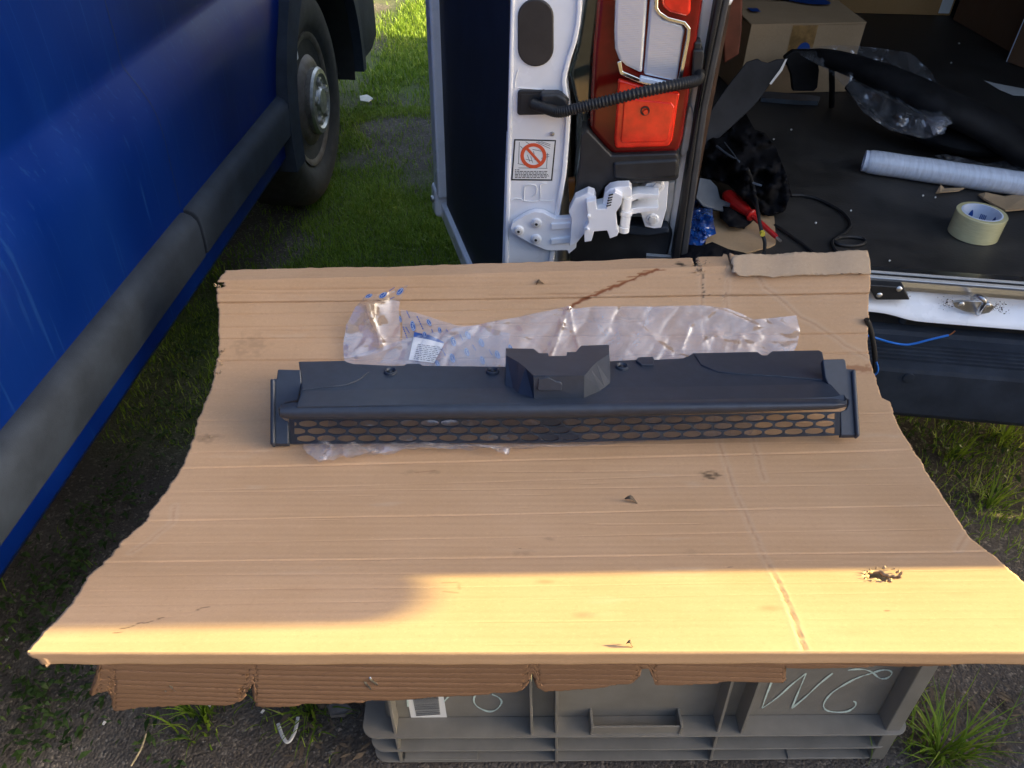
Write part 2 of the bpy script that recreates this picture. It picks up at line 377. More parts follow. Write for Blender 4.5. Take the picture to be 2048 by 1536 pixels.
M['grass'] = leaf_mat('grass_blades', [(.085, .16, .012), (.17, .27, .022), (.27, .36, .045), (.38, .37, .13)])
M['weed'] = leaf_mat('weed_leaves', [(.025, .055, .012), (.045, .085, .018), (.075, .12, .03)])

# ------------------------------------------------------------------ ground
def ground_h(x, y):
    return .010*vnoise(x*1.7, y*1.7, 3)+.006*vnoise(x*6, y*6, 4)+.0025*vnoise(x*23, y*23, 5)-.012
gx = np.concatenate([np.linspace(-90, -2.6, 20), np.arange(-2.5, 2.51, .03), np.linspace(2.6, 90, 20)])
gy = np.concatenate([np.linspace(-90, -1.1, 20), np.arange(-1, 6.51, .03), np.linspace(6.7, 120, 24)])
X, Y = np.meshgrid(gx, gy); Z = ground_h(X, Y); n1, n0 = X.shape
idx = np.arange(n1*n0).reshape(n1, n0)
Q = np.stack([idx[:-1, :-1], idx[:-1, 1:], idx[1:, 1:], idx[1:, :-1]], -1).reshape(-1, 4)
moss = np.clip(.38+.9*vnoise(X*2.2, Y*2.2, 21)+.5*vnoise(X*7, Y*7, 23), 0, 1)*np.clip((Y-1.15)/.4, 0, 1)*np.clip((.6-X)/.3, 0, 1)*(1-.9*np.exp(-(((X+.42)/.20)**2+((Y-1.62)/.22)**2)))
g = np_mesh('ground', np.stack([X, Y, Z], -1).reshape(-1, 3), Q, M['ground'], smooth=True); tag(g, kind='structure'); attr(g, 'moss', moss.ravel())

# building wall, unseen, added behind the camera to close off the low sky
bw_ = empty('blocker', (0, -4.2, 0), 0, 'low plastered building added unseen behind the camera to block low sky', 'blocker')
box('wall', (-9, 7, -4.5, -4.2, -.05, 2.7), mat('grey_plaster', (.20, .18, .155), .9, var=.2, vscale=3, bump=.4, bscale=60), bw_)
box('roof', (-9.2, 7.2, -7.5, -3.9, 2.7, 2.85), mat('roof_felt', (.05, .05, .05), .8), bw_)
def card_cover(x, y): return (x > -.2) & (x < .62) & (y > .54) & (y < 1.1)
def blades(n, xr, yr, dfun, hmin, hmax, wid, lean=.6, seed=0):
    r = np.random.default_rng(seed)
    x = r.uniform(*xr, n*3); y = r.uniform(*yr, n*3)
    k = r.uniform(0, 1, n*3) < dfun(x, y); x = x[k][:n]; y = y[k][:n]; n = len(x)
    h = r.uniform(hmin, hmax, n)*(.7+.5*np.abs(vnoise(x*4, y*4, 9))); a = r.uniform(0, 2*np.pi, n); l = r.uniform(.1, lean, n)*h
    wv = r.uniform(.6, 1.2, n)*wid; z = ground_h(x, y)-.004
    pa = a+np.pi/2; dx = np.cos(pa)*wv; dy = np.sin(pa)*wv
    bx = np.cos(a)*l; by = np.sin(a)*l
    V = np.stack([np.stack([x-dx, y-dy, z], -1), np.stack([x+dx, y+dy, z], -1),
                  np.stack([x+bx*.4-dx*.7, y+by*.4-dy*.7, z+h*.6], -1), np.stack([x+bx*.4+dx*.7, y+by*.4+dy*.7, z+h*.6], -1),
                  np.stack([x+bx, y+by, z+h*np.sqrt(np.maximum(.05, 1-(l/h)**2*.5))], -1)], 1)
    b = np.arange(n)[:, None]*5
    T = np.concatenate([b+np.array([0, 1, 3]), b+np.array([0, 3, 2]), b+np.array([2, 3, 4])], 0)
    rn = np.repeat(np.clip(r.normal(.40, .2, n)+.15*vnoise(x*2.5, y*2.5, 12), 0, 1), 5)
    return V.reshape(-1, 3), T, rn
def d_lane(x, y):
    m = vnoise(x*2.2, y*2.2, 21)*.6+vnoise(x*6, y*6, 22)*.4
    d = np.clip(.68+m*1.9, .05, 1)
    bare = np.exp(-(((x+.42)/.20)**2+((y-1.62)/.22)**2)); d = d*(1-.95*bare)
    d = np.where((x < -.72) , d*.25, d)
    d *= np.clip(.45+(y-1.3)*.35, .3, 1)
    return d
def d_right(x, y):
    m = vnoise(x*3, y*3, 31)*.6+vnoise(x*9, y*9, 32)*.4
    return np.clip((y-.95)*1.4+m*1.0, 0, 1)*.4
def d_left(x, y):
    m = vnoise(x*3.5, y*3.5, 41)*.6+vnoise(x*11, y*11, 42)*.5
    d = np.clip(m*1.1-.12, 0, 1); return np.where(card_cover(x, y), 0, d)
parts = [blades(70000, (-.95, .2), (1.25, 3.4), d_lane, .014, .036, .0017, .9, 1),
         blades(50000, (-1.4, .6), (3.4, 7.5), d_lane, .02, .055, .0026, .9, 2),
         blades(9000, (.5, 1.5), (.55, 1.5), d_right, .02, .055, .0013, .9, 3),
         blades(5000, (-1.1, .75), (.25, 1.4), d_left, .015, .05, .0013, .9, 4)]
V, T, rn, off = [], [], [], 0
for v, t_, r_ in parts: V.append(v); T.append(t_+off); rn.append(r_); off += len(v)
go = np_mesh('grass', np.concatenate(V), np.concatenate(T), M['grass']); attr(go, 'rnd', np.concatenate(rn))
tag(go, 'short green grass growing in patches on the dirt between the vans', 'grass', kind='stuff')

def weed_leaves(n, spots, spread, seed):
    r = np.random.default_rng(seed); V, T, rn = [], [], []; k = 0
    for (sx, sy) in spots:
        for _ in range(n):
            a = r.uniform(0, 6.28); L = r.uniform(.010, .030); wd = L*r.uniform(.10, .22); x = sx+r.normal(0, spread); y = sy+r.normal(0, spread); z = ground_h(x, y)+r.uniform(.002, .03)
            el = r.uniform(.1, 1.1); d = np.array([np.cos(a)*np.cos(el), np.sin(a)*np.cos(el), np.sin(el)]); s = np.array([-np.sin(a), np.cos(a), 0]); p = np.array([x, y, z])
            V += [p, p+d*L*.5+s*wd, p+d*L*.5-s*wd+np.array([0, 0, .002]), p+d*L-np.array([0, 0, L*.25])]
            T += [(k, k+1, k+2), (k+1, k+3, k+2)]; rn += [r.uniform(0, 1)]*4; k += 4
    return np.array(V), np.array(T), np.array(rn)
spots = [onz(px, py, 0).to_2d() for px, py in [(215, 1010), (190, 1060), (240, 960), (130, 1100), (155, 1140), (110, 1180), (300, 900), (250, 1000), (390, 690), (330, 800), (360, 740), (60, 1230), (110, 1250), (90, 1320), (150, 1340), (60, 1380), (120, 1400), (95, 1440), (40, 1100), (70, 1160), (380, 830), (300, 850), (210, 1390), (100, 1480), (340, 1470), (420, 640), (1830, 860), (1900, 900), (1960, 880), (2020, 900), (1990, 960), (1920, 850)]]
V, T, rn = weed_leaves(40, [(p.x, p.y) for p in spots], .035, 5)
wo = np_mesh('weeds', V, T, M['weed']); attr(wo, 'rnd', rn); tag(wo, 'low broad leaved weeds scattered over the dirt', 'weeds', kind='stuff')
# pebbles and grit: far too many to count
def pebbles(n, seed):
    r = np.random.default_rng(seed); V, T = [], []; k = 0
    base = np.array([(1, 0, 0), (-1, 0, 0), (0, 1, 0), (0, -1, 0), (0, 0, 1), (0, 0, -1)], float)
    F8 = np.array([(0, 2, 4), (2, 1, 4), (1, 3, 4), (3, 0, 4), (2, 0, 5), (1, 2, 5), (3, 1, 5), (0, 3, 5)])
    areas = [((-.75, -.15), (.25, .75)), ((.5, 1.05), (.4, 1.0)), ((-.7, .1), (1.3, 2.4)), ((-.2, .6), (.35, .55))]
    for i in range(n):
        xr, yr = areas[i % 4 if i % 3 else (i//3) % 2]; x = r.uniform(*xr); y = r.uniform(*yr); s = r.gamma(1.2, .0008)+.0005
        b = base*s*r.uniform(.6, 1.2, (6, 3))*np.array([1, 1, .6]); a = r.uniform(0, 6.28); c, q = np.cos(a), np.sin(a)
        b = b @ np.array([[c, -q, 0], [q, c, 0], [0, 0, 1]]) + np.array([x, y, ground_h(x, y)+s*.2]); V.append(b); T.append(F8+k); k += 6
    return np.concatenate(V), np.concatenate(T)
V, T = pebbles(3500, 8); po = np_mesh('gravel', V, T, M['stone'], smooth=False); tag(po, 'small grey pebbles and grit strewn over the dirt', 'gravel', kind='stuff')

def tuft(px, py, n, h, spread, label, seed, fan=1.0):
    c = onz(px, py, 0); r = np.random.default_rng(seed); V, T, rn = [], [], []; k = 0
    for i in range(n):
        a = r.uniform(0, 6.28); rr = abs(r.normal(0, spread)); x = c.x+np.cos(a)*rr; y = c.y+np.sin(a)*rr; z = ground_h(x, y)-.003
        L = h*r.uniform(.5, 1.15); out = r.uniform(.25, 1.0)*fan; a2 = a+r.normal(0, .6); w_ = r.uniform(.0012, .0026); s = np.array([-np.sin(a2), np.cos(a2), 0])*w_
        seg = 5
        for j in range(seg+1):
            q = j/seg; p = np.array([x+np.cos(a2)*out*L*q*q*.8, y+np.sin(a2)*out*L*q*q*.8, z+L*(q-.45*out*q*q)]); f = (1-q)**.6 if j < seg else .05
            V += [p-s*f, p+s*f]
            if j: T += [(k+2*j-2, k+2*j-1, k+2*j+1, k+2*j)]
        k += 2*(seg+1); rn += [np.clip(r.normal(.35, .22), 0, 1)]*(2*(seg+1))
    o = np_mesh('grass_tuft', np.array(V), np.array(T), M['grass']); attr(o, 'rnd', rn)
    tag(o, label, 'grass tuft', 'grass tufts on the dirt')
tuft(1875, 1510, 120, .14, .035, 'large grass tuft beside the right end of the grey crate', 61)
tuft(405, 1425, 70, .10, .03, 'grass tuft under the stapled flap near its first notch', 62)
tuft(620, 1412, 80, .11, .035, 'grass tuft beside the left end of the grey crate', 63)
tuft(1985, 1000, 60, .08, .035, 'grass tuft on dirt right of the cardboard sheet', 64)
tuft(1910, 905, 80, .07, .04, 'small grass tuft between bumper and cardboard sheet edge', 65)
tuft(2010, 870, 80, .07, .03, 'small grass tuft under the bumper at the right picture edge', 66)
# litter
def flatpiece(name, pts, z, matl, label, cat, th=.0015, curl=.006):
    P = [onz(x, y, z) for x, y in pts]; c = sum(P, Vector())/len(P); r = random.Random(len(name)+int(pts[0][0]))
    top = [p+Vector((0, 0, r.uniform(0, curl)+th)) for p in P]; bot = [p-Vector((0, 0, th)) for p in top]
    v, f = prism(top, bot); o = fixn(mk(name, v, f, matl)); tag(o, label, cat); return o
tube('plastic_strip', [onz(556, 1447, .012), onz(566, 1474, .018), onz(577, 1484, .02), onz(590, 1462, .015), onz(596, 1434, .012)], .0028, M['paper'], flat=.3)
tag(bpy.data.objects['plastic_strip'], 'white plastic strip bent into a V on the dirt', 'litter')
flatpiece('paper_scrap', [(720, 200), (735, 197), (747, 206), (738, 214), (722, 212)], .02, M['paper'], 'crumpled white scrap on the grass between the vans', 'litter', .004, .02)
flatpiece('stone', [(655, 1415), (690, 1410), (706, 1424), (690, 1437), (662, 1436)], .008, M['stone'], 'flat grey stone beside the crate', 'stone', .008, .006)
for i, (px, py) in enumerate([(208, 1447), (420, 1410), (14, 1279), (525, 1424)]):
    flatpiece('white_petal', [(px-4, py+2), (px+1, py-4), (px+5, py-3), (px, py+4)], .01, M['paper'], ['white petal on the dirt below the stapled flap', 'white petal in the tuft under the flap', 'white petal at the left picture edge', 'small pale petal between two grass tufts'][i], 'petal', .001, .002)
tube('straw_stalk', [onz(292, 1468, .012), onz(282, 1498, .014), onz(262, 1532, .012)], .0016, M['straw'], n=3); tag(bpy.data.objects['straw_stalk'], 'dry straw stalk on the dirt, lower left', 'straw')
tube('twig', [onz(1960, 1390, .006), onz(1990, 1415, .009), onz(2018, 1437, .006)], .0014, M['leafdark'], n=3); tag(bpy.data.objects['twig'], 'thin dark twig on the dirt right of the crate', 'twig')
rr = np.random.default_rng(77)
V, T, k = [], [], 0
for _ in range(260):
    px = rr.uniform(1820, 2048) if rr.uniform() < .75 else rr.uniform(560, 740); py = rr.uniform(1385, 1536); p = onz(px, py, .003); a = rr.uniform(0, 6.28); L = rr.uniform(.004, .014); wd = L*rr.uniform(.15, .4)
    d = Vector((math.cos(a), math.sin(a), rr.uniform(-.1, .3)))*L; s = Vector((-math.sin(a), math.cos(a), rr.uniform(-.3, .3)))*wd; p = p+Vector((0, 0, rr.uniform(.0, .008)))
    V += [p-d, p+s, p+d, p-s]; T.append((k, k+1, k+2, k+3)); k += 4
o = mk('leaf_litter', V, T, M['leafdark']); tag(o, 'dry brown leaf bits scattered around the crate', 'leaf litter', kind='stuff')

# ------------------------------------------------------------------ blue van (left). local x = outward, y = along the van, z up
bang = R(2.4); bn = Vector((math.cos(bang), -math.sin(bang), 0)); BO = Vector((-.647, 2.523, 0))+bn*.03
bv = empty('blue_van', BO, -bang, 'dirty blue panel van with dark grey side mouldings parked on the left', 'van')
BM = root_matrix(bv); BMI = BM.inverted()
def bp(px, py, b=0): return BMI @ onplane(px, py, BO+bn*b, bn)
prof = [(-.070, .298), (-.034, .308), (-.020, .330), (-.018, .385), (-.030, .41), (-.026, .50), (-.022, .60), (-.020, .64), (-.0205, .67), (-.0225, .69), (-.027, .71), (-.034, .728), (-.042, .745), (-.050, .760), (-.056, .770), (-.060, .778), (-.061, .786), (-.060, .80), (-.058, .84), (-.057, .90), (-.060, 1.0), (-.068, 1.15), (-.09, 1.30), (-.11, 1.5), (-.15, 1.8), (-.20, 2.1), (-.26, 2.33), (-.36, 2.45), (-.55, 2.51), (-1.05, 2.53)]
full = prof + [(-2.1-b, z) for b, z in reversed(prof[:-1])]
AC, ZC, AR = .03, .335, .45
av = list(np.arange(-3.6, -.5, .2)) + list(np.arange(-.5, .56, .02)) + [.65, .8, .95, 1.05]
V, Fc = [], []; nP = len(full)
def nose(a): return max(0, (a-.2)/.85)**2
for a in av:
    k = nose(a)
    for b, z in full:
        zz = z if z < .9 else .9+(z-.9)*(1-.75*min(1, k*1.0)); V.append((b-.10*k if b > -1.05 else b+.10*k, a-max(0, (zz-1.2))*.12*(a > .3), zz))
for i in range(len(av)-1):
    am = (av[i]+av[i+1])/2
    for j in range(nP-1):
        zm = (full[j][1]+full[j+1][1])/2
        if full[j][0] > -.2 and (am-AC)**2+(zm-ZC)**2 < AR**2: continue
        if zm < .36 and am > .3 : continue
        Fc.append((i*nP+j, i*nP+j+1, (i+1)*nP+j+1, (i+1)*nP+j))
Fc.append(tuple(range(nP))); Fc.append(tuple((len(av)-1)*nP+j for j in reversed(range(nP))))
body = fixn(mk('body', V, Fc, M['blue'], bv, smooth=True, world=False, autosm=30))
box('floor_pan', (-2.0, -.08, -3.55, .95, .27, .30), M['black'], bv, world=False)
box('inner_arch', (-.75, -.34, AC-.44, AC+.44, .33, .80), M['black'], bv, world=False)
# lower side mouldings with the gap at the sliding door edge
def moulding(name, a0, a1):
    pr = [(-.034, .392), (-.004, .386), (.004, .391), (.0055, .42), (.006, .458), (.003, .474), (-.006, .485), (-.020, .491), (-.034, .491)]
    n = max(2, int((a1-a0)/.1)); V, Fc = [], []
    for i in range(n+1):
        a = a0+(a1-a0)*i/n
        for b, z in pr: V.append((b, a, z))
    m = len(pr)
    for i in range(n):
        for j in range(m): Fc.append((i*m+j, i*m+(j+1) % m, (i+1)*m+(j+1) % m, (i+1)*m+j))
    Fc += [tuple(range(m)), tuple(n*m+j for j in reversed(range(m)))]
    return fixn(mk(name, V, Fc, M['trimgrey'], bv, world=False, bevel=.003))
ga = bp(388, 402, .005).y
moulding('side_moulding', -3.3, ga-.006); moulding('side_moulding', ga+.006, bp(578, 172, .005).y)
# door edge seam above the moulding, following the body section
for a_s, zmax, nm in ((ga-.004, 2.3, 'door_seam'),):
    V, Fc = [], []; pr = [p for p in prof if .49 <= p[1] <= zmax]
    for b, z in pr: V += [(b+.0012, a_s, z), (b+.0012, a_s+.0014, z)]
    for j in range(len(pr)-1): Fc.append((2*j, 2*j+1, 2*j+3, 2*j+2))
    mk(nm, V, Fc, M['rubber'], bv, world=False)
def arch_strip(name, r0, r1, b0, b1, a0, a1, mt):
    V, Fc = [], []; n = 40
    for i in range(n+1):
        t = R(a0+(a1-a0)*i/n); c, s = math.cos(t), math.sin(t)
        V += [(b0, AC+r0*c, ZC+r0*s), (b1, AC+r0*c, ZC+r0*s), (b1-.006, AC+r1*c, ZC+r1*s), (b0, AC+r1*c, ZC+r1*s)]
    for i in range(n):
        for j in range(4): Fc.append((4*i+j, 4*i+(j+1) % 4, 4*i+4+(j+1) % 4, 4*i+4+j))
    return fixn(mk(name, V, Fc, mt, bv, smooth=True, world=False, autosm=40))
arch_strip('wheel_arch_trim', .415, .485, -.10, .012, -8, 186, M['trimgrey'])
arch_strip('wheel_arch_liner', .402, .416, -.34, -.02, -12, 192, M['black'])
# front bumper corner behind the wheel
V = []; Fc = []
bpz = [.27, .34, .46, .62, .74]
for i, z in enumerate(bpz):
    ins = .03 if i in (0, 4) else 0
    V += [(-.30, .43, z), (.006-ins, .46+ins*.5, z), (.014-ins, .70, z), (-.04-ins, .93, z), (-.22, 1.10-ins, z), (-1.05, 1.20-ins, z), (-1.05, .5, z)]
for i in range(4):
    for j in range(7): Fc.append((7*i+j, 7*i+(j+1) % 7, 7*i+7+(j+1) % 7, 7*i+7+j))
Fc += [tuple(range(7)), tuple(28+j for j in reversed(range(7)))]
fixn(mk('front_bumper', V, Fc, M['trimgrey'], bv, bevel=.012, world=False))
q = bp(585, 112, -.01); box('side_marker', (q.x-.012, q.x+.014, q.y-.012, q.y+.010, q.z-.010, q.z+.014), M['label'], bv, bevel=.003, world=False)
# wheel
wc = (-.045, -.02, .332)
wh = lathe('wheel', [(-.20, .16), (-.19, .16), (-.05, .17), (-.03, .19), (-.028, .205), (-.06, .205), (-.065, .0)], (-.03, *wc[1:]), (1, 0, 0), M['steelrim'], bv, nseg=36, world=False)
tp = [(-.215, .215), (-.225, .27), (-.21, .318), (-.19, .335), (-.165, .338), (-.075, .338), (-.045, .333), (-.025, .315), (-.012, .285), (-.012, .25), (-.022, .222), (-.035, .208)]
ty = lathe('tyre', tp, (-.03, *wc[1:]), (1, 0, 0), M['tyre'], wh, nseg=64, world=False, autosm=50)
lathe('rim_disc', [(-.062, .202), (-.070, .185), (-.060, .16), (-.030, .135), (-.018, .115), (-.020, .10), (-.022, 0)], (-.03, *wc[1:]), (1, 0, 0), M['steelrim'], wh, nseg=36, world=False)
for k in range(10):
    t = 2*math.pi*k/10; c = Vector((-.0735, wc[1]+.147*math.cos(t), wc[2]+.147*math.sin(t)))
    lathe('rim_hole', [(0, .019), (.002, .019), (.0025, .0)], c, (1, .25*-math.cos(t)*0, 0), M['ink'], wh, nseg=14, world=False)
lathe('hub_cap', [(-.022, .10), (-.004, .104), (.004, .098), (.006, .085), (-.002, .078), (-.002, .045), (.010, .038), (.012, 0)], (-.03, *wc[1:]), (1, 0, 0), M['hub'], wh, nseg=36, world=False)
for k in range(5):
    t = 2*math.pi*k/5+.3; c = Vector((-.034, wc[1]+.061*math.cos(t), wc[2]+.061*math.sin(t)))
    lathe('wheel_bolt', [(0, .015), (.012, .014), (.014, .009), (.008, .008), (.007, 0)], c, (1, 0, 0), M['hub'], wh, nseg=12, world=False)
for (a_, nm) in ((-3.0+.0, 'rear_wheel'),):
    lathe('wheel', [(-.2, .0), (-.2, .30), (-.18, .335), (-.06, .335), (-.04, .30), (-.04, 0)], (0, a_, .335), (1, 0, 0), M['tyre'], bv, nseg=32, world=False)
for a_ in (wc[1], -3.0):
    lathe('wheel', [(-2.1, .0), (-2.1, .30), (-2.08, .335), (-1.92, .335), (-1.9, .30), (-1.9, 0)], (0, a_, .335), (1, 0, 0), M['tyre'], bv, nseg=32, world=False)

# ------------------------------------------------------------------ white van (open rear). local x across the back, y into the van
sang = R(-5.6); SO = Vector((0, 1.301, 0))
sv = empty('white_van', SO, sang, 'white panel van standing open at the back behind the cardboard', 'van')
SM = root_matrix(sv); SMI = SM.inverted(); sn = SM.to_3x3() @ Vector((0, 1, 0))
def vp(px, py, v=0): return SMI @ onplane(px, py, SO+sn*v, sn)
def vf(px, py, z=.5): return SMI @ onz(px, py, z)
def slab(name, pts, v, depth, mt, parent=sv, bevel=.002, fr=lambda p: p, taper=0, segs=2):
    fr_ = [vp(x, y, v) for x, y in pts]
    c = sum(fr_, Vector())/len(fr_)
    bk = [p+Vector((0, depth, 0))+(p-c)*taper for p in fr_]
    vv, ff = prism(fr_, bk); return fixn(mk(name, vv, ff, mt, parent, bevel=bevel, world=False, segs=segs))
def z2(*p): return [(x/2.844+840, y/2.844) for x, y in p]
# shell
ZF = .5; UL, UR, LEN, ZR = .09, 2.03, 4.15, 2.36
def ring_shell(v0, v1, u0, u1, z0, z1, th, n0):
    pass
outer = [(UL, .22), (UL-.015, .6), (UL-.01, 1.2), (UL+.05, 1.9), (UL+.12, 2.25), (UL+.25, 2.36), (1.06, 2.41), (UR-.25, 2.36), (UR-.12, 2.25), (UR-.05, 1.9), (UR+.01, 1.2), (UR+.015, .6), (UR, .22)]
V, Fc = [], []; vs = [.06, .8, 1.6, 2.35]
for v in vs:
    for u, z in outer: V.append((u, v, z))
m = len(outer)
for i in range(len(vs)-1):
    for j in range(m): Fc.append((i*m+j, i*m+(j+1) % m, (i+1)*m+(j+1) % m, (i+1)*m+j))
shell = fixn(mk('body_shell', V, Fc, M['white'], sv, smooth=True, world=False))
mo = shell.modifiers.new('s', 'SOLIDIFY'); mo.thickness = .012; mo.offset = 1
# cab: narrower, with bonnet
V, Fc = [], []
for v, zt, ins in ((2.35, 2.30, .02), (2.5, 2.25, .04), (2.85, 1.10, .10), (3.02, .90, .12), (3.18, .78, .2), (3.22, .5, .22)):
    for u, z in ((UL+ins, .34), (UL+ins, min(1.1, zt)*.9), (UL+ins+.12*(zt > 1.5), zt), (UR-ins-.12*(zt > 1.5), zt), (UR-ins, min(1.1, zt)*.9), (UR-ins, .34)): V.append((u, v, z))
for i in range(5):
    for j in range(6): Fc.append((i*6+j, i*6+(j+1) % 6, (i+1)*6+(j+1) % 6, (i+1)*6+j))
Fc += [tuple(range(6)), tuple(30+j for j in reversed(range(6)))]
fixn(mk('cab', V, Fc, M['white'], sv, bevel=.03, world=False))
for vv_ in (.75, 2.7):
    for u0 in (UL+.22, UR-.02):
        lathe('wheel', [(-.2, 0), (-.2, .30), (-.18, .335), (-.04, .335), (-.02, .30), (-.02, 0)], (u0, vv_, .33), (1, 0, 0), M['tyre'], sv, nseg=28, world=False)
# load space
fl = box('load_floor', (.335, 1.99, .012, 2.28, .47, ZF), M['floor'], sv, world=False)
box('wall_lining', (.30, .334, .10, 2.28, .5, 2.2), M['ply'], sv, world=False)
box('wall_lining', (1.86, 1.90, .10, 2.28, .5, 2.2), M['interior'], sv, world=False)
box('bulkhead', (.33, 1.9, 2.28, 2.32, .5, 2.3), M['interior'], sv, world=False)
box('roof_lining', (.2, 1.9, .1, 2.28, 2.22, 2.26), M['interior'], sv, world=False)
box('rear_header', (.12, 2.0, .0, .08, 2.16, 2.34), M['white'], sv, bevel=.02, world=False)
box('rear_pillar', (1.86, 2.02, .0, .07, .40, 2.2), M['white'], sv, bevel=.02, world=False)
# right rear door, standing open to the right of the picture; it shades the cardboard
hr = SMI @ Vector((2.02, 1.11, 0)); fe = SMI @ Vector((2.57, .668, 0)); hr.z = fe.z = 0; dv = (fe-hr); dn_ = Vector((-dv.y, dv.x, 0)).normalized()*.035
V, Fc = prism([hr+Vector((0, 0, .28)), fe+Vector((0, 0, .28)), fe+Vector((0, 0, 2.28)), hr+Vector((0, 0, 2.28))], [hr+dn_+Vector((0, 0, .28)), fe+dn_+Vector((0, 0, .28)), fe+dn_+Vector((0, 0, 2.28)), hr+dn_+Vector((0, 0, 2.28))])
fixn(mk('rear_door', V, Fc, M['white'], sv, bevel=.015, world=False))


# rear left pillar, lamp and trim
slab('rear_pillar', z2((905, 0), (1710, 0), (1590, 700), (1440, 1470), (1130, 1560), (1130, 700), (880, 560)), .055, .05, M['white'])
V = [vp(1143, -900, .05), vp(1480, -900, .05), vp(1455, 0, .05), vp(1150, 0, .05)]
box('rear_pillar', (.085, .33, .05, .11, .93, 2.2), M['white'], sv, bevel=.01, world=False)
slab('quarter_panel', z2((945, -60), (1030, -60), (985, 330), (965, 745), (920, 690), (880, 560), (850, 420), (900, 250)), .020, .05, M['quarter'], bevel=.006)
slab('pillar_gutter', z2((1600, -40), (1700, -40), (1662, 260), (1612, 520), (1560, 860), (1500, 1180), (1432, 1470), (1398, 1470), (1445, 1080), (1515, 720), (1560, 420)), .030, .03, M['white'], bevel=.006)
slab('pillar_rib', z2((1525, 610), (1545, 600), (1560, 680), (1540, 830), (1500, 900), (1480, 880)), .022, .02, M['whitedirty'], bevel=.006)
slab('pillar_rib', z2((1412, 1040), (1455, 1030), (1440, 1160), (1405, 1330), (1385, 1330), (1395, 1180)), .026, .02, M['whitedirty'], bevel=.004)
slab('door_seal', z2((1690, -40), (1733, -40), (1600, 600), (1476, 1490), (1430, 1490), (1560, 700)), -.004, .05, M['rubber'], bevel=.004)
slab('door_seal', z2((1731, -40), (1772, -40), (1632, 650), (1516, 1490), (1474, 1490), (1598, 600)), .006, .05, M['sealgrey'], bevel=.004)
lamp = slab('tail_lamp', z2((1015, -60), (1615, -60), (1608, 20), (1580, 200), (1530, 560), (1495, 790), (1470, 872), (1100, 887), (1040, 830), (965, 742), (985, 300)), -.020, .06, M['lampdark'], bevel=.010, taper=.03, segs=4)
slab('brake_lens', z2((1125, 447), (1270, 490), (1482, 530), (1470, 580), (1438, 800), (1415, 838), (1112, 848), (1103, 800), (1118, 600)), -.027, .02, M['lampred'], lamp, bevel=.005, segs=3)
slab('lens_frame', z2((1160, 560), (1430, 585), (1450, 610), (1415, 790), (1395, 808), (1150, 815), (1140, 800)), -.0295, .01, M['lampred'], lamp, bevel=.003)
slab('upper_lens', z2((1368, -60), (1545, -60), (1540, 85), (1510, 95), (1420, 72), (1380, 40)), -.027, .02, M['lampred'], lamp, bevel=.005)
def lampglass():
    m = mat('lamp_clear_section', (.74, .76, .82), .22, metal=.5, coat=.8); t, N, L = nodes(m); p = N['Principled BSDF']
    tc = N.new('ShaderNodeTexCoord'); wv = N.new('ShaderNodeTexWave'); wv.wave_type = 'BANDS'; wv.bands_direction = 'X'; wv.inputs['Scale'].default_value = 190; L.new(tc.outputs['Object'], wv.inputs[0])
    w2 = N.new('ShaderNodeTexWave'); w2.wave_type = 'BANDS'; w2.bands_direction = 'Z'; w2.inputs['Scale'].default_value = 120; L.new(tc.outputs['Object'], w2.inputs[0])
    ad = N.new('ShaderNodeMath'); ad.operation = 'ADD'; L.new(wv.outputs['Fac'], ad.inputs[0]); L.new(w2.outputs['Fac'], ad.inputs[1])
    b = N.new('ShaderNodeBump'); b.inputs['Strength'].default_value = .28; b.inputs['Distance'].default_value = .001; L.new(ad.outputs[0], b.inputs['Height']); L.new(b.outputs[0], p.inputs['Normal'])
    return m
M['lampclear'] = lampglass()
slab('reversing_lens', z2((1112, -60), (1300, -60), (1285, 150), (1265, 425), (1170, 378), (1130, 340), (1107, 280), (1103, 180)), -.027, .02, M['lampclear'], lamp, bevel=.006)
slab('indicator_lens', z2((1312, -60), (1352, -60), (1345, 55), (1385, 105), (1490, 140), (1510, 170), (1495, 240), (1462, 470), (1270, 428), (1295, 150)), -.026, .02, M['lampclear'], lamp, bevel=.006)
def strip(name, pts, wpx, v, depth, mt, parent, bevel=.0015):
    L_, R_ = [], []
    for i, p in enumerate(pts):
        a = pts[max(i-1, 0)]; b = pts[min(i+1, len(pts)-1)]; dx, dy = b[0]-a[0], b[1]-a[1]; l = math.hypot(dx, dy) or 1
        L_.append((p[0]-dy/l*wpx/2, p[1]+dx/l*wpx/2)); R_.append((p[0]+dy/l*wpx/2, p[1]-dx/l*wpx/2))
    return slab(name, L_+R_[::-1], v, depth, mt, parent, bevel=bevel)
strip('chrome_trim', z2((1345, -60), (1343, 45), (1360, 75), (1410, 108), (1505, 133), (1530, 165), (1525, 220), (1475, 480)), 8, -.030, .012, M['chrome'], lamp)
strip('chrome_trim', z2((1132, 350), (1145, 415), (1250, 460), (1350, 485), (1480, 505)), 9, -.030, .012, M['chrome'], lamp)
strip('chrome_trim', z2((1250, 452), (1430, 492)), 10, -.0315, .012, M['paleink'], lamp)
c = vp(*z2((1280, 632))[0], -.032); lathe('bulb_ring', [(0, .0075), (.002, .0075), (.002, .0055), (.0, .0055), (0, .0075)], c, (0, 1, 0), M['ink'], lamp, nseg=20, world=False, caps=False)
c = vp(*z2((1284, 640))[0], -.033); lathe('bulb', [(0, .0005), (.0, .004), (.004, .005)], c, (0, 1, 0), M['lampred'], lamp, nseg=16, world=False)
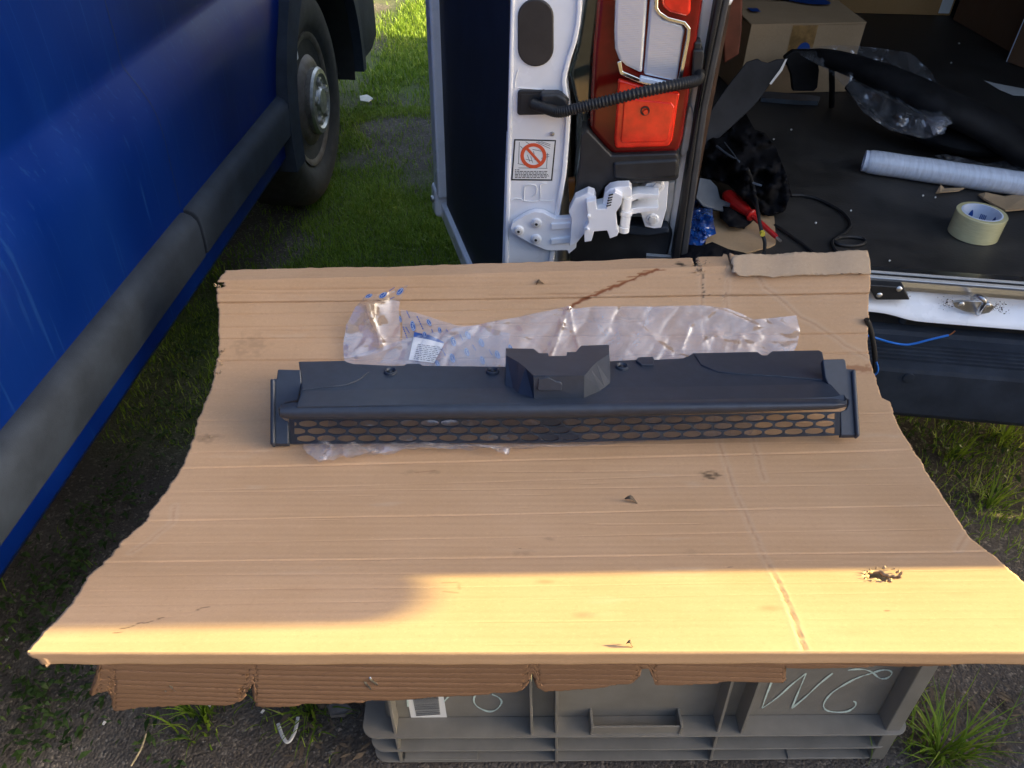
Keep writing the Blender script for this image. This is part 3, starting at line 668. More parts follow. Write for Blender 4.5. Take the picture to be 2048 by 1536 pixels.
bz = slab('lamp_bezel', z2((912, 770), (948, 738), (1000, 792), (1088, 885), (1460, 872), (1476, 905), (1471, 1015), (1452, 1030), (1190, 1047), (1085, 1040), (1050, 1062), (1000, 1150), (925, 1260), (845, 1300), (880, 1100), (905, 940)), -.030, .075, M['black'], bevel=.008, segs=3)
slab('bezel_step', z2((1095, 925), (1468, 905), (1473, 955), (1462, 1012), (1190, 1030), (1098, 1022)), -.0345, .02, M['black'], bz, bevel=.006, segs=3)
slab('rear_lower_cover', z2((850, 1290), (1000, 1200), (1130, 1290), (1410, 1300), (1440, 1330), (1400, 1500), (850, 1500)), .012, .06, M['black'], bevel=.006)
slab('cover_lip', z2((1150, 1285), (1415, 1295), (1420, 1325), (1300, 1345), (1140, 1335)), -.004, .03, M['trimgrey'], bevel=.004)
slab('side_reflector', z2((842, 1020), (882, 1012), (890, 1100), (872, 1160), (846, 1150)), .035, .01, mat('amber_reflector', (.45, .16, .03), .2, coat=1), bevel=.002)
# rear left door, folded round: hinge edge face, lining and far frame
door_pts = [(1024, -120), (1003, 535), (1105, 535), (1121, 415), (1132, 350), (1138, 281), (1140, 240), (1137, 200), (1132, 165), (1134, 148), (1142, 118), (1152, 88), (1160, 50), (1164, 20), (1166, -120)]
dr = slab('rear_door', door_pts, -.030, .045, M['white'], bevel=.007, segs=3)
strip('edge_flange', [(p[0]-6, p[1]) for p in [(1107, 530), (1122, 415), (1133, 350), (1139, 281), (1141, 240), (1138, 200), (1133, 165), (1135, 148), (1143, 118), (1153, 88), (1161, 50), (1164, 20), (1165, -100)]], 11, -.034, .012, M['white'], dr, bevel=.003)
strip('edge_flange', [(1028, -110), (1012, 530)], 9, -.033, .012, M['white'], dr, bevel=.003)
DW = .62
dd = Vector((-.27, .62, 0)).normalized()     # direction of the swung door, local
h0 = Vector((vp(1010, 300, -.02).x, -.02, 0))
# fit the free edge so that it stands where the photograph puts it
def dpoint(s, z, n=0): return h0+dd*s+Vector((-dd.y, dd.x, 0))*n+Vector((0, 0, z))
free = SMI @ onz(888, 405, .30); free.z = 0; h0b = Vector((h0.x, h0.y, 0)); dd = (free-h0b).normalized(); DW = (free-h0b).length
zb = .30
V, Fc = prism([dpoint(-.01, zb), dpoint(DW-.035, zb), dpoint(DW-.035, 2.2), dpoint(-.01, 2.2)], [dpoint(-.01, zb, -.03), dpoint(DW-.035, zb, -.03), dpoint(DW-.035, 2.2, -.03), dpoint(-.01, 2.2, -.03)])
fixn(mk('door_lining', V, Fc, M['navy'], dr, bevel=.004, world=False))
def dbar(name, s0, s1, z0, z1, n0, n1, mt, bevel=.008):
    V, Fc = prism([dpoint(s0, z0, n1), dpoint(s1, z0, n1), dpoint(s1, z1, n1), dpoint(s0, z1, n1)], [dpoint(s0, z0, n0), dpoint(s1, z0, n0), dpoint(s1, z1, n0), dpoint(s0, z1, n0)])
    return fixn(mk(name, V, Fc, mt, dr, bevel=bevel, world=False))
dbar('door_free_edge', DW-.04, DW+.02, zb+.03, 2.2, -.035, .022, M['white'])
dbar('door_bottom_frame', .02, DW+.005, zb-.035, zb+.012, -.035, .012, M['white'], .006)
dbar('door_outer_skin', -.005, DW+.02, zb-.03, 2.2, -.06, -.032, M['white'], .004)
lt = dbar('door_latch', DW-.02, DW+.035, zb-.035, zb+.05, -.03, .028, M['white'], .012)
c = dpoint(DW-.002, zb+.015, .03); lathe('latch_bolt', [(-.004, .009), (.004, .009), (.006, .005), (.006, 0)], c, Vector((-dd.y, dd.x, 0)), M['steel'], lt, nseg=12, world=False)
# things on the hinge edge of that door
def stadium(cx, cy, hw, hh, n=14):
    pts = []
    for k in range(n+1): a = math.pi+math.pi*k/n; pts.append((cx+hw*math.cos(a), cy-(hh-hw)+hw*math.sin(a)))
    for k in range(n+1): a = math.pi*k/n; pts.append((cx+hw*math.cos(a), cy+(hh-hw)+hw*math.sin(a)))
    return pts
slab('blanking_plug', stadium(1071, 66, 36, 68), -.0335, .01, mat('brown_black_plug', (.030, .026, .024), .5, var=.2), dr, bevel=.003)
gm = slab('harness_grommet', [(1035, 185), (1039, 181), (1089, 181), (1094, 186), (1092, 226), (1088, 230), (1038, 231), (1034, 227)], -.036, .02, M['black'], dr, bevel=.002)
slab('grommet_recess', [(1042, 188), (1087, 188), (1086, 224), (1041, 225)], -.0372, .004, M['ink'], gm, bevel=.0005)
slab('grommet_boot', [(1078, 188), (1115, 188), (1132, 196), (1137, 208), (1134, 232), (1112, 234), (1085, 226)], -.050, .03, M['black'], gm, bevel=.006, segs=3)
hp = [(*z2((640, 590))[0], -.040), (*z2((720, 618))[0], -.055), (*z2((800, 636))[0], -.066), (*z2((930, 606))[0], -.070), (*z2((1100, 565))[0], -.070), (*z2((1300, 515))[0], -.066), (*z2((1480, 478))[0], -.050), (*z2((1575, 455))[0], -.034), (*z2((1590, 410))[0], -.020)]
path = smooth_path([vp(a, b, v) for a, b, v in hp], 36)
rad = [.0083+(.0011 if (i % 4) < 2 else -.0006) for i in range(len(path))]
v, f = sweep(path, rad, 12); mk('wiring_harness', v, f, M['rubber'], dr, world=False, smooth=True, autosm=70)
slab('harness_socket', z2((1555, 285), (1612, 285), (1617, 320), (1606, 400), (1600, 440), (1545, 440), (1550, 380)), -.026, .03, M['black'], dr, bevel=.003)
slab('harness_plug', z2((1562, 240), (1604, 240), (1600, 290), (1560, 288)), -.020, .03, M['black'], dr, bevel=.003)
# warning sticker
v_s = -.0309
st = slab('warning_sticker', z2((536, 792), (774, 797), (752, 1028), (518, 1026)), v_s, .0006, M['ink'], dr, bevel=0)
slab('sticker_face', z2((543, 800), (766, 804), (745, 1020), (527, 1018)), v_s-.0003, .0004, M['label'], st, bevel=0)
def annulus(cx, cy, ro, ri, v, mt, parent, name, n=36):
    V, Fc = [], []
    for k in range(n):
        a = 2*math.pi*k/n
        for r in (ro, ri):
            p = z2((cx+r*math.cos(a), cy+r*math.sin(a)*.97))[0]; V.append(vp(*p, v))
    for k in range(n): Fc.append((2*k, 2*k+1, 2*((k+1) % n)+1, 2*((k+1) % n)))
    return mk(name, V, Fc, mt, parent, world=False)
def flatpoly(name, pts, v, mt, parent):
    return mk(name, [vp(x, y, v) for x, y in pts], [tuple(range(len(pts)))], mt, parent, world=False)
def lines(name, segs, wpx, v, mt, parent):
    V, Fc = [], []
    for a, b in segs:
        dx, dy = b[0]-a[0], b[1]-a[1]; l = math.hypot(dx, dy) or 1; ox, oy = -dy/l*wpx/2, dx/l*wpx/2; k = len(V)
        V += [vp(a[0]+ox, a[1]+oy, v), vp(b[0]+ox, b[1]+oy, v), vp(b[0]-ox, b[1]-oy, v), vp(a[0]-ox, a[1]-oy, v)]; Fc.append((k, k+1, k+2, k+3))
    return mk(name, V, Fc, mt, parent, world=False)
dl = [((565, 808), (560, 930)), ((600, 806), (640, 830)), ((660, 808), (740, 845)), ((670, 806), (742, 832)), ((690, 806), (742, 822)), ((555, 930), (620, 945)), ((560, 955), (725, 958)), ((700, 880), (735, 880)), ((690, 900), (735, 890)), ((725, 870), (720, 955)), ((640, 850), (690, 860)), ((610, 880), (625, 920)), ((630, 890), (640, 925)), ((600, 905), (640, 915)), ((650, 905), (690, 925)), ((645, 860), (650, 880)), ((570, 830), (590, 850))]
lines('sticker_drawing', [(z2(a)[0], z2(b)[0]) for a, b in dl], .9, v_s-.0005, M['ink'], st)
annulus(645, 886, 74, 54, v_s-.0007, M['red'], st, 'prohibition_ring')
flatpoly('prohibition_bar', z2((592, 838), (604, 828), (698, 932), (686, 942)), v_s-.0008, M['red'], st)
tl = []
r_ = random.Random(3)
for i, y in enumerate((966, 975, 984, 993, 1001, 1010)):
    x = 540; xe = 565 if i == 0 else r_.randint(690, 735)
    while x < xe:
        w_ = r_.randint(6, 20); tl.append((z2((x, y))[0], z2((min(x+w_, xe), y))[0])); x += w_+4
lines('sticker_text', tl, 1.5, v_s-.0005, M['ink'], st)
# thin sealant trace and rivet under the sticker
for pl in (((520, 1140), (540, 1128), (575, 1132), (592, 1142), (595, 1060), (640, 1050), (662, 1062), (660, 1100), (640, 1118)), ((592, 1142), (680, 1140), (684, 1055), (720, 1042)), ((684, 1140), (760, 1141)), ((540, 500), (545, 440), (560, 400)), ((560, 500), (700, 510))):
    p = [vp(*q, -.0305) for q in z2(*pl)]; tube('sealant_bead', p, .0011, M['label'], dr, nseg=6, n=3, world=False, flat=.5)
c = vp(*z2((752, 762))[0], -.031); lathe('rivet', [(-.0025, .002), (-.002, .0035), (0, .004)], c, (0, 1, 0), M['steel'], dr, nseg=12, world=False)
# hinge
hg = slab('door_hinge', z2((514, 1300), (522, 1272), (600, 1222), (650, 1205), (700, 1210), (770, 1246), (862, 1238), (905, 1250), (888, 1410), (845, 1446), (838, 1425), (720, 1426), (620, 1382), (525, 1328)), -.046, .014, M['white'], bevel=.0013, segs=3)
slab('hinge_rib', z2((745, 1275), (870, 1268), (866, 1300), (745, 1308)), -.050, .008, M['white'], hg, bevel=.0013)
slab('hinge_rib', z2((745, 1362), (862, 1350), (858, 1382), (745, 1392)), -.050, .008, M['white'], hg, bevel=.0013)
slab('hinge_arm', z2((845, 1205), (880, 1132), (955, 1096), (990, 1108), (1000, 1135), (985, 1180), (980, 1260), (940, 1270), (935, 1330), (890, 1385), (850, 1400), (862, 1245)), -.062, .026, M['white'], hg, bevel=.0013, segs=3)
slab('hinge_arm', z2((945, 1150), (1000, 1140), (1005, 1190), (1060, 1188), (1078, 1110), (1110, 1095), (1152, 1118), (1148, 1160), (1115, 1210), (1122, 1300), (1132, 1318), (1122, 1342), (1080, 1358), (1064, 1312), (990, 1318), (975, 1372), (935, 1378), (932, 1300), (958, 1270), (955, 1230)), -.076, .018, M['white'], hg, bevel=.0013, segs=3)
slab('hinge_arm', z2((1000, 1168), (1040, 1160), (1050, 1100), (1080, 1072), (1125, 1062), (1190, 1060), (1205, 1080), (1205, 1118), (1110, 1120), (1070, 1190), (1010, 1195)), -.060, .024, M['white'], hg, bevel=.0013, segs=3)
for k in range(5):
    x = 1085+k*0; y = 1112+k*15; slab('hinge_slot', z2((1062+k*3*-1+10, y), (1098-k*3, y-8), (1099-k*3, y-3), (1063-k*3+10, y+5)), -.0775, .003, M['ink'], hg, bevel=0)
for (y0, y1, r, x) in ((1068, 1118, 30, 1172), (1120, 1192, 26, 1180), (1194, 1222, 32, 1176), (1222, 1286, 27, 1172), (1284, 1318, 30, 1162)):
    a = vp(*z2((x, y0))[0], -.050); b = vp(*z2((x, y1))[0], -.050)
    lathe('hinge_barrel', [(0, r*.00033*.85), (.001, r*.00033), ((b-a).length-.001, r*.00033), ((b-a).length, r*.00033*.85)], a, (0, 0, -1), M['white'], hg, nseg=20, world=False)
slab('hinge_plate', z2((1240, 1100), (1290, 1045), (1345, 1030), (1415, 1032), (1402, 1190), (1372, 1296), (1330, 1300), (1280, 1290), (1255, 1215), (1232, 1200)), -.014, .04, M['white'], hg, bevel=.0013)
slab('hinge_tongue', z2((1195, 1112), (1240, 1100), (1362, 1106), (1358, 1125), (1250, 1128), (1200, 1150)), -.046, .03, M['white'], hg, bevel=.0013)
slab('hinge_tongue', z2((1195, 1190), (1240, 1182), (1358, 1178), (1352, 1200), (1250, 1212), (1195, 1222)), -.046, .03, M['white'], hg, bevel=.0013)
def bolt(q, r, v, mt, parent, hexa=False):
    c = vp(*z2(q)[0], v)
    o = lathe('bolt', [(-.0045, r*.8), (-.004, r*.95), (0, r), (.004, r)], c, (0, 1, 0), mt, parent, nseg=6 if hexa else 20, world=False)
    if not hexa:
        lathe('bolt_socket', [(-.0049, .0), (-.0049, r*.38), (-.0044, r*.4)], c, (0, 1, 0), M['ink'], parent, nseg=6, world=False)
    return o
for q in ((562, 1312), (663, 1270), (660, 1360)):
    c = vp(*z2(q)[0], -.047); lathe('bolt_washer', [(-.0015, .0085), (0, .0098), (.003, .0098)], c, (0, 1, 0), M['white'], hg, nseg=20, world=False); bolt(q, .0072, -.0485, M['whitedirty'], hg)
for q in ((1352, 1058), (1322, 1250)):
    c = vp(*z2(q)[0], -.015); lathe('bolt_washer', [(-.0015, .0105), (0, .012), (.003, .012)], c, (0, 1, 0), M['white'], hg, nseg=20, world=False); bolt(q, .0082, -.017, M['whitedirty'], hg, True)
bolt((1290, 1157), .005, -.018, M['whitedirty'], hg)
for q in ((960, 1227), (955, 1303)): bolt(q, .003, -.0765, M['white'], hg, True)

# sill, latch, step bumper
def z4(*p): return [(x/4.043+1650, y/4.043+480) for x, y in p]
U0, U1 = .25, 1.93
st_pr = [(.03, .502), (.012, .503), (.010, .4985), (.006, .4985), (.004, .502), (-.002, .5015), (-.004, .497), (-.006, .497), (-.008, .4985), (-.012, .497), (-.014, .488), (-.014, .480), (.03, .478)]
V = [(U0, a, b) for a, b in st_pr]+[(U1, a, b) for a, b in st_pr]; m = len(st_pr)
Fc = [(i, (i+1) % m, m+(i+1) % m, m+i) for i in range(m)]+[tuple(range(m)), tuple(range(2*m-1, m-1, -1))]
fixn(mk('sill_strip', V, Fc, M['alu'], sv, world=False))
# white sill with a scooped latch pocket: a section swept across the van, pulled in around the latch
us = np.linspace(U0, U1, 90); V, Fc = [], []
lu = vp(1955, 618, 0).x
sec = [(.0, .4795), (-.004, .474), (-.010, .466), (-.013, .460), (-.017, .455), (-.026, .452), (-.031, .447), (-.033, .441), (-.026, .436), (.02, .434)]
for u in us:
    k = math.exp(-((u-lu)/.085)**4); k2 = 1/(1+math.exp(-(u-lu+.15)/.012))
    for i, (a, b) in enumerate(sec):
        V.append((u, a+(.016*k if 2 <= i <= 4 else 0)-(.006*k2 if 5 <= i < 9 else 0), b-(.010*k2 if i >= 5 else 0)-(.007*k if i in (3, 4) else 0)))
m = len(sec)
for i in range(len(us)-1):
    for j in range(m-1): Fc.append((i*m+j, i*m+j+1, (i+1)*m+j+1, (i+1)*m+j))
mk('sill_panel', V, Fc, M['white'], sv, world=False, smooth=True, autosm=60)
box('sill_core', (U0, U1, .021, .10, .36, .476), M['white'], sv, world=False)
box('sill_lower_trim', (U0, U1, -.012, .019, .395, .432), M['black'], sv, world=False)
pl = slab('sill_cover_plate', z4((340, 362), (640, 382), (690, 488), (412, 488)), -.030, .03, M['black'], bevel=.003)
for q in ((438, 442), (598, 395)):
    c = vp(*z4(q)[0], -.029); lathe('screw', [(-.003, .003), (-.002, .005), (0, .0055)], c, (0, 1, -.4), M['steel'], pl, nseg=14, world=False)
lp = slab('striker_plate', z4((1030, 505), (1100, 492), (1330, 500), (1375, 545), (1330, 590), (1240, 606), (1130, 580), (1050, 545)), -.022, .004, M['steel'], bevel=.001)
tube('striker_loop', [vp(*z4((1190, 470))[0], -.024), vp(*z4((1235, 455))[0], -.045), vp(*z4((1290, 495))[0], -.055), vp(*z4((1255, 560))[0], -.045), vp(*z4((1238, 598))[0], -.024)], .0042, M['steel'], lp, nseg=8, n=6, world=False)
for q in ((1100, 520), (1318, 530)):
    c = vp(*z4(q)[0], -.024); lathe('screw', [(-.003, .003), (-.002, .005), (0, .0055)], c, (0, 1, -.3), M['steel'], lp, nseg=14, world=False)
r_ = np.random.default_rng(4); V, Fc = [], []
for _ in range(150):
    if r_.uniform() < .5: x, y = r_.normal(985, 35), r_.normal(515, 22)
    else: x, y = r_.normal(1415, 40), r_.normal(545, 22)
    if r_.uniform() < .12: x, y = r_.normal(680, 15), r_.normal(420, 22)
    c = vp(*z4((x, y))[0], -.026); s = r_.uniform(.0006, .0022); k = len(V)
    for _i in range(4): V.append(c+Vector(r_.uniform(-s, s, 3)))
    Fc += [(k, k+1, k+2), (k, k+2, k+3), (k, k+1, k+3), (k+1, k+2, k+3)]
o = mk('dirt_crumbs', V, Fc, M['leafdark'], sv, world=False); tag(o, kind='stuff')
bpr = [(.03, .405), (-.034, .4045), (-.040, .398)]
for k in range(5):
    a0 = -.082-k*.019; bpr += [(a0, .3985), (a0-.002, .3925), (a0-.009, .3925), (a0-.011, .3985)]
bpr += [(-.190, .3985), (-.204, .3965), (-.2105, .391), (-.213, .380), (-.217, .335), (-.216, .300), (-.205, .288), (-.17, .285), (.03, .285)]
bs = np.linspace(.05, 2.05, 30); V, Fc = [], []; m = len(bpr)
for u in bs:
    e = max(0, abs(u-1.06)-.75)/.25
    for a, b in bpr: V.append((u, (a if a > -.04 else -.04+(a+.04)*.63)+.04*e*e*(a < -.1), b))
for i in range(len(bs)-1):
    for j in range(m): Fc.append((i*m+j, i*m+(j+1) % m, (i+1)*m+(j+1) % m, (i+1)*m+j))
Fc += [tuple(range(m)), tuple((len(bs)-1)*m+j for j in reversed(range(m)))]
bu = fixn(mk('step_bumper', V, Fc, M['trimgrey'], sv, world=False, smooth=True, autosm=25))
c = vp(*z4((675, 1115))[0], -.149); lathe('parking_sensor', [(-.002, .008), (-.0015, .010), (.002, .010)], c, (0, 1, 0), M['trimgrey'], bu, nseg=20, world=False)
c = vp(*z4((625, 648))[0], -.014); lathe('bumper_clip', [(-.003, .0), (-.003, .006), (0, .008)], c, (0, 1, -.6), M['trimgrey'], bu, nseg=14, world=False)
# unseen sign plate and carton, added only to shade the sheet, crate and ground
sg = empty('shadow_sign', (3.2, .95, 0), 0, 'rounded plate on a post, added unseen to shade the cardboard', 'sign')
tube('post', [(3.22, .95, -.05), (3.22, .95, 2.45)], .03, M['steel'], sg, n=0, nseg=16)
pts = []
for cy, cz, a0, ry, rz in ((.618+.11, 1.672+.055, 180, .11, .055), (1.40-.05, 1.672+.05, 270, .05, .05), (1.40-.05, 2.42-.05, 0, .05, .05), (.618+.05, 2.42-.05, 90, .05, .05)):
    for k in range(9): t = R(a0+90*k/8); pts.append(Vector((3.18, cy+ry*math.cos(t), cz+rz*math.sin(t))))
v, f = prism(pts, [p+Vector((.004, 0, 0)) for p in pts]); fixn(mk('shadow_plate', v, f, M['alu'], sg))
v, f = box_pts(1.45, 1.95, .20, .64, .002, .76); o = mk('cardboard_box', v, f, None, bevel=.003); tag(o, 'tall box added unseen right of frame to shade crate and ground', 'box'); OFFBOX = o  # added out of frame to keep low sun off the crate front

# ------------------------------------------------------------------ cardboard sheet: a sagging board, section measured in the photo
KY, KZ, XL = .0165, .0201, -.5
cp_ = [(.427, .511), (.485, .4925), (.544, .472), (.628, .440), (.764, .408), (.853, .4035), (.941, .409), (1.020, .430), (1.088, .486), (1.120, .528)]
pp = smooth_path([(a, b, 0) for a, b in cp_], 24)
PY = np.array([p.x for p in pp]); PZ = np.array([p.y for p in pp])
dirv = np.array([.60, .80]); ext = np.arange(1, 40)*.003
PY = np.concatenate([PY, PY[-1]+ext*dirv[0]]); PZ = np.concatenate([PZ, PZ[-1]+ext*dirv[1]])
PS = np.concatenate([[0], np.cumsum(np.hypot(np.diff(PY), np.diff(PZ)))])
def hit(px, py):
    """photo pixel(s) -> (x, s) on the board"""
    px = np.atleast_1d(np.asarray(px, float)); py = np.atleast_1d(np.asarray(py, float))
    D = np.array(Fv)[None]+np.array(Rv)[None]*((px-1024)/FPX)[:, None]-np.array(Uv)[None]*((py-768)/FPX)[:, None]
    lo = np.full(len(px), .3); hi = np.full(len(px), 2.4)
    for _ in range(45):
        t = (lo+hi)/2; P = np.array(C0)+D*t[:, None]; yy = P[:, 1]-KY*(P[:, 0]-XL); zz = P[:, 2]-KZ*(P[:, 0]-XL)
        above = np.where(yy > PY[-1], False, zz > np.interp(yy, PY, PZ)); lo = np.where(above, t, lo); hi = np.where(above, hi, t)
    P = np.array(C0)+D*lo[:, None]; yy = P[:, 1]-KY*(P[:, 0]-XL)
    return P[:, 0], np.interp(yy, PY, PS)
def surf(x, s, d=0):
    """(x, s) -> world, d metres proud of the board"""
    x = np.asarray(x, float); s = np.asarray(s, float)
    y = np.interp(s, PS, PY); z = np.interp(s, PS, PZ)
    ty = np.interp(s+.004, PS, PY)-np.interp(s-.004, PS, PY); tz = np.interp(s+.004, PS, PZ)-np.interp(s-.004, PS, PZ); l = np.hypot(ty, tz)+1e-9
    return np.stack([x, y-tz/l*d+KY*(x-XL), z+ty/l*d+KZ*(x-XL)], -1)
def cpt(px, py, d=0):
    x, s = hit(px, py); return Vector(surf(x, s, np.full(1, d))[0])
LE = [(440, 540), (431, 568), (434, 600), (438, 650), (437, 700), (430, 745), (412, 800), (395, 840), (380, 900), (353, 950), (318, 1000), (287, 1045), (240, 1085), (215, 1118), (172, 1155), (160, 1185), (120, 1232), (90, 1262), (54, 1303)]
RE = [(1740, 545), (1741, 560), (1738, 640), (1736, 700), (1750, 750), (1764, 795), (1780, 803), (1800, 860), (1840, 920), (1880, 985), (1945, 1080), (1990, 1112), (2048, 1165), (2205, 1303)]
lx, ls = hit(*zip(*LE)); rx, rs = hit(*zip(*RE)); o_ = np.argsort(ls); lx, ls = lx[o_], ls[o_]; o_ = np.argsort(rs); rx, rs = rx[o_], rs[o_]
# fold line at the top and the free edge above it (in s), left to right
bxs, bss = hit([440, 800, 1200, 1462, 1500, 1735], [562, 553, 541, 533, 550, 549])
exs, ess = np.array([-.52, -.2, .08, .268, .272, .3, .63]), None
NX, NS = 360, 760
tA = np.linspace(0, 1, NX)
lipn = 14
sm = np.interp(np.linspace(-.6, .7, 50), bxs, bss)
topw = .034
sv_ = np.concatenate([np.linspace(-.026, -.001, lipn), np.linspace(0, 1, NS)])
S = np.zeros((len(sv_), NX)); XX = np.zeros_like(S)
x_lin = -.5+1.12*tA
s_bend = np.interp(x_lin, bxs, bss)
tear_x = hit([1465], [530])[0][0]
s_top = s_bend+np.where(x_lin > tear_x, .040, .030)+.0012*vnoise(x_lin*60, x_lin*0, 2)+.002*vnoise(x_lin*14, x_lin*0, 6)
for i, t_ in enumerate(sv_):
    S[i] = t_ if t_ < 0 else t_*s_top
raglx = np.interp(S, ls, lx)+.0018*vnoise(S*90, S*0, 3)+.0009*vnoise(S*330, S*0, 4); ragrx = np.interp(S, rs, rx)+.0010*vnoise(S*90, S*0, 7)+.0005*vnoise(S*330, S*0, 8)
XX = raglx+(ragrx-raglx)*tA[None]
# relief: creases along the flutes, cross creases, soft waviness
D = .0009*vnoise(XX*4, S*6, 11)+(.00003+.00016*np.clip((S-.68)/.05, 0, 1))*np.sin(2*np.pi*S/.0085)*(.8+.4*vnoise(XX*5, S*60, 10))
def crease(px0, py0, px1, py1, depth, wd, step=0, x0=-9, x1=9):
    global D
    xs, ss = hit([px0, px1], [py0, py1]); sc = ss[0]+(XX-xs[0])*(ss[1]-ss[0])/(xs[1]-xs[0]); wd = wd*.55; sc = sc+.0004*vnoise(XX*9, XX*0+py0, 13)
    m = np.clip((XX-x0)/.02, 0, 1)*np.clip((x1-XX)/.02, 0, 1); q = (S-sc)/wd
    q = (S-sc)/wd; bk = np.where(S > .66, 1.9, 1.0)*(1.25 if depth > .0013 else .7); D -= m*depth*.75*bk*np.exp(-q*q)*(.75+.35*vnoise(XX*17, XX*0+py0, 14)); D += m*step*.6*bk*np.exp(-np.abs(S-sc)/.010)*np.sign(S-sc)*.5*(np.abs(S-sc) > 1e-9)
for (a, b, c, d, dep, wd, stp, x0, x1) in [
    (450, 606, 1700, 588, .0022, .0020, .0016, -9, 9), (450, 629, 1400, 614, .0012, .0022, .0008, -9, .25), (450, 655, 1400, 643, .0012, .0022, .0006, -9, .25),
    (450, 678, 1700, 668, .0022, .0022, .0014, -9, 9), (450, 722, 1740, 706, .0026, .0026, .0016, -9, 9), (450, 585, 1000, 572, .0008, .0025, 0, -9, .1),
    (450, 780, 1790, 760, .0008, .0022, 0, -9, 9), (400, 842, 1800, 826, .0014, .0022, .0006, -9, 9), (400, 868, 1800, 842, .0009, .0020, 0, -9, 9),
    (380, 905, 1830, 882, .0011, .0020, .0005, -9, 9), (360, 937, 1840, 899, .0020, .0022, .0010, -9, 9), (330, 983, 1860, 935, .0009, .0022, .0004, -9, 9),
    (330, 985, 1880, 968, .0012, .0022, .0005, -9, 9), (300, 1042, 1900, 1010, .0014, .0020, .0006, -9, 9), (270, 1088, 1930, 1057, .0011, .0020, .0005, -9, 9),
    (240, 1124, 1970, 1102, .0015, .0022, .0006, -9, 9), (210, 1152, 1500, 1140, .0008, .0018, 0, -9, .3), (190, 1182, 2040, 1160, .0009, .0018, .0003, -9, 9), (150, 1212, 2048, 1182, .0007, .0020, 0, -9, 9), (110, 1250, 2048, 1236, .0006, .0020, 0, -9, 9)]:
    crease(a, b, c, d, dep, wd, stp, x0, x1)
r_ = random.Random(21)
for _ in range(26):
    x_ = r_.uniform(250, 1750); y_ = r_.uniform(930, 1290) if r_.random() < .6 else r_.uniform(560, 720); w_ = r_.uniform(60, 420); xa, sa = hit([x_], [y_]); L_ = w_/1500
    crease(x_, y_, x_+100, y_-r_.uniform(.0, 1.8), r_.uniform(.0005, .0014), .0022, r_.uniform(0, .0006), xa[0], xa[0]+L_)
soil = np.zeros_like(D); stain = np.zeros_like(D); pale = np.zeros_like(D)
for _ in range(60):
    xa = r_.uniform(-.45, .58); sa = r_.uniform(.02, .80); rx_ = r_.uniform(.01, .06); rs_ = r_.uniform(.002, .008); q = np.hypot((XX-xa)/rx_, (S-sa)/rs_); k_ = np.clip(1.1-q+.6*vnoise(XX*60, S*200, 28), 0, 1)*r_.uniform(.06, .16)
    if r_.random() < .5: pale = np.maximum(pale, k_)
    else: stain = np.maximum(stain, k_*.7)
def polydist(pts):
    xs, ss = hit([p[0] for p in pts], [p[1] for p in pts]); best = np.full(S.shape, 9.)
    m = (XX > xs.min()-.05) & (XX < xs.max()+.05) & (S > ss.min()-.05) & (S < ss.max()+.05)
    xm, sm_ = XX[m], S[m]; bb = np.full(xm.shape, 9.)
    for i in range(len(xs)-1):
        ax, as_, bx, bs_ = xs[i], ss[i], xs[i+1], ss[i+1]; L2 = (bx-ax)**2+(bs_-as_)**2+1e-12
        t = np.clip(((xm-ax)*(bx-ax)+(sm_-as_)*(bs_-as_))/L2, 0, 1); bb = np.minimum(bb, np.hypot(xm-ax-t*(bx-ax), sm_-as_-t*(bs_-as_)))
    best[m] = bb; return best
def zig(pts, n, amp, seed):
    r = random.Random(seed); out = []
    for i in range(len(pts)-1):
        for k in range(n): t = k/n; out.append((pts[i][0]+(pts[i+1][0]-pts[i][0])*t+r.uniform(-amp, amp), pts[i][1]+(pts[i+1][1]-pts[i][1])*t+r.uniform(-amp, amp)))
    return out+[pts[-1]]
# vertical score lines
for pts, dep in (([(1397, 512), (1402, 560), (1404, 612), (1412, 700), (1432, 860), (1445, 905), (1472, 990), (1500, 1050), (1525, 1105), (1553, 1160), (1582, 1225), (1600, 1275), (1608, 1303)], .0022), ([(1455, 560), (1452, 600), (1462, 660), (1500, 860), (1512, 900), (1530, 960)], .0012), ([(1515, 552), (1530, 575), (1565, 600), (1600, 635), (1640, 655), (1690, 690), (1735, 715)], .0022), ([(350, 1010), (345, 1045), (300, 1080), (262, 1105)], .0012), ([(1940, 1060), (1915, 1100)], .0010)):
    q = polydist(zig(pts, 4, 1.2, int(pts[0][0]))); stain = np.maximum(stain, .22*np.exp(-(q/.0012)**2)); D -= dep*.32*np.exp(-(q/.0012)**2); D += dep*.14*np.exp(-((q-.0035)/.0022)**2); pale = np.maximum(pale, .12*np.exp(-((q-.004)/.003)**2))
q = polydist([(1553, 1160), (1582, 1225), (1600, 1275), (1608, 1300)]); q = q+.0008*vnoise(XX*150, S*150, 23); D -= .0009*np.exp(-(q/.0014)**2); stain = np.maximum(stain, .40*np.exp(-(q/.0009)**2))
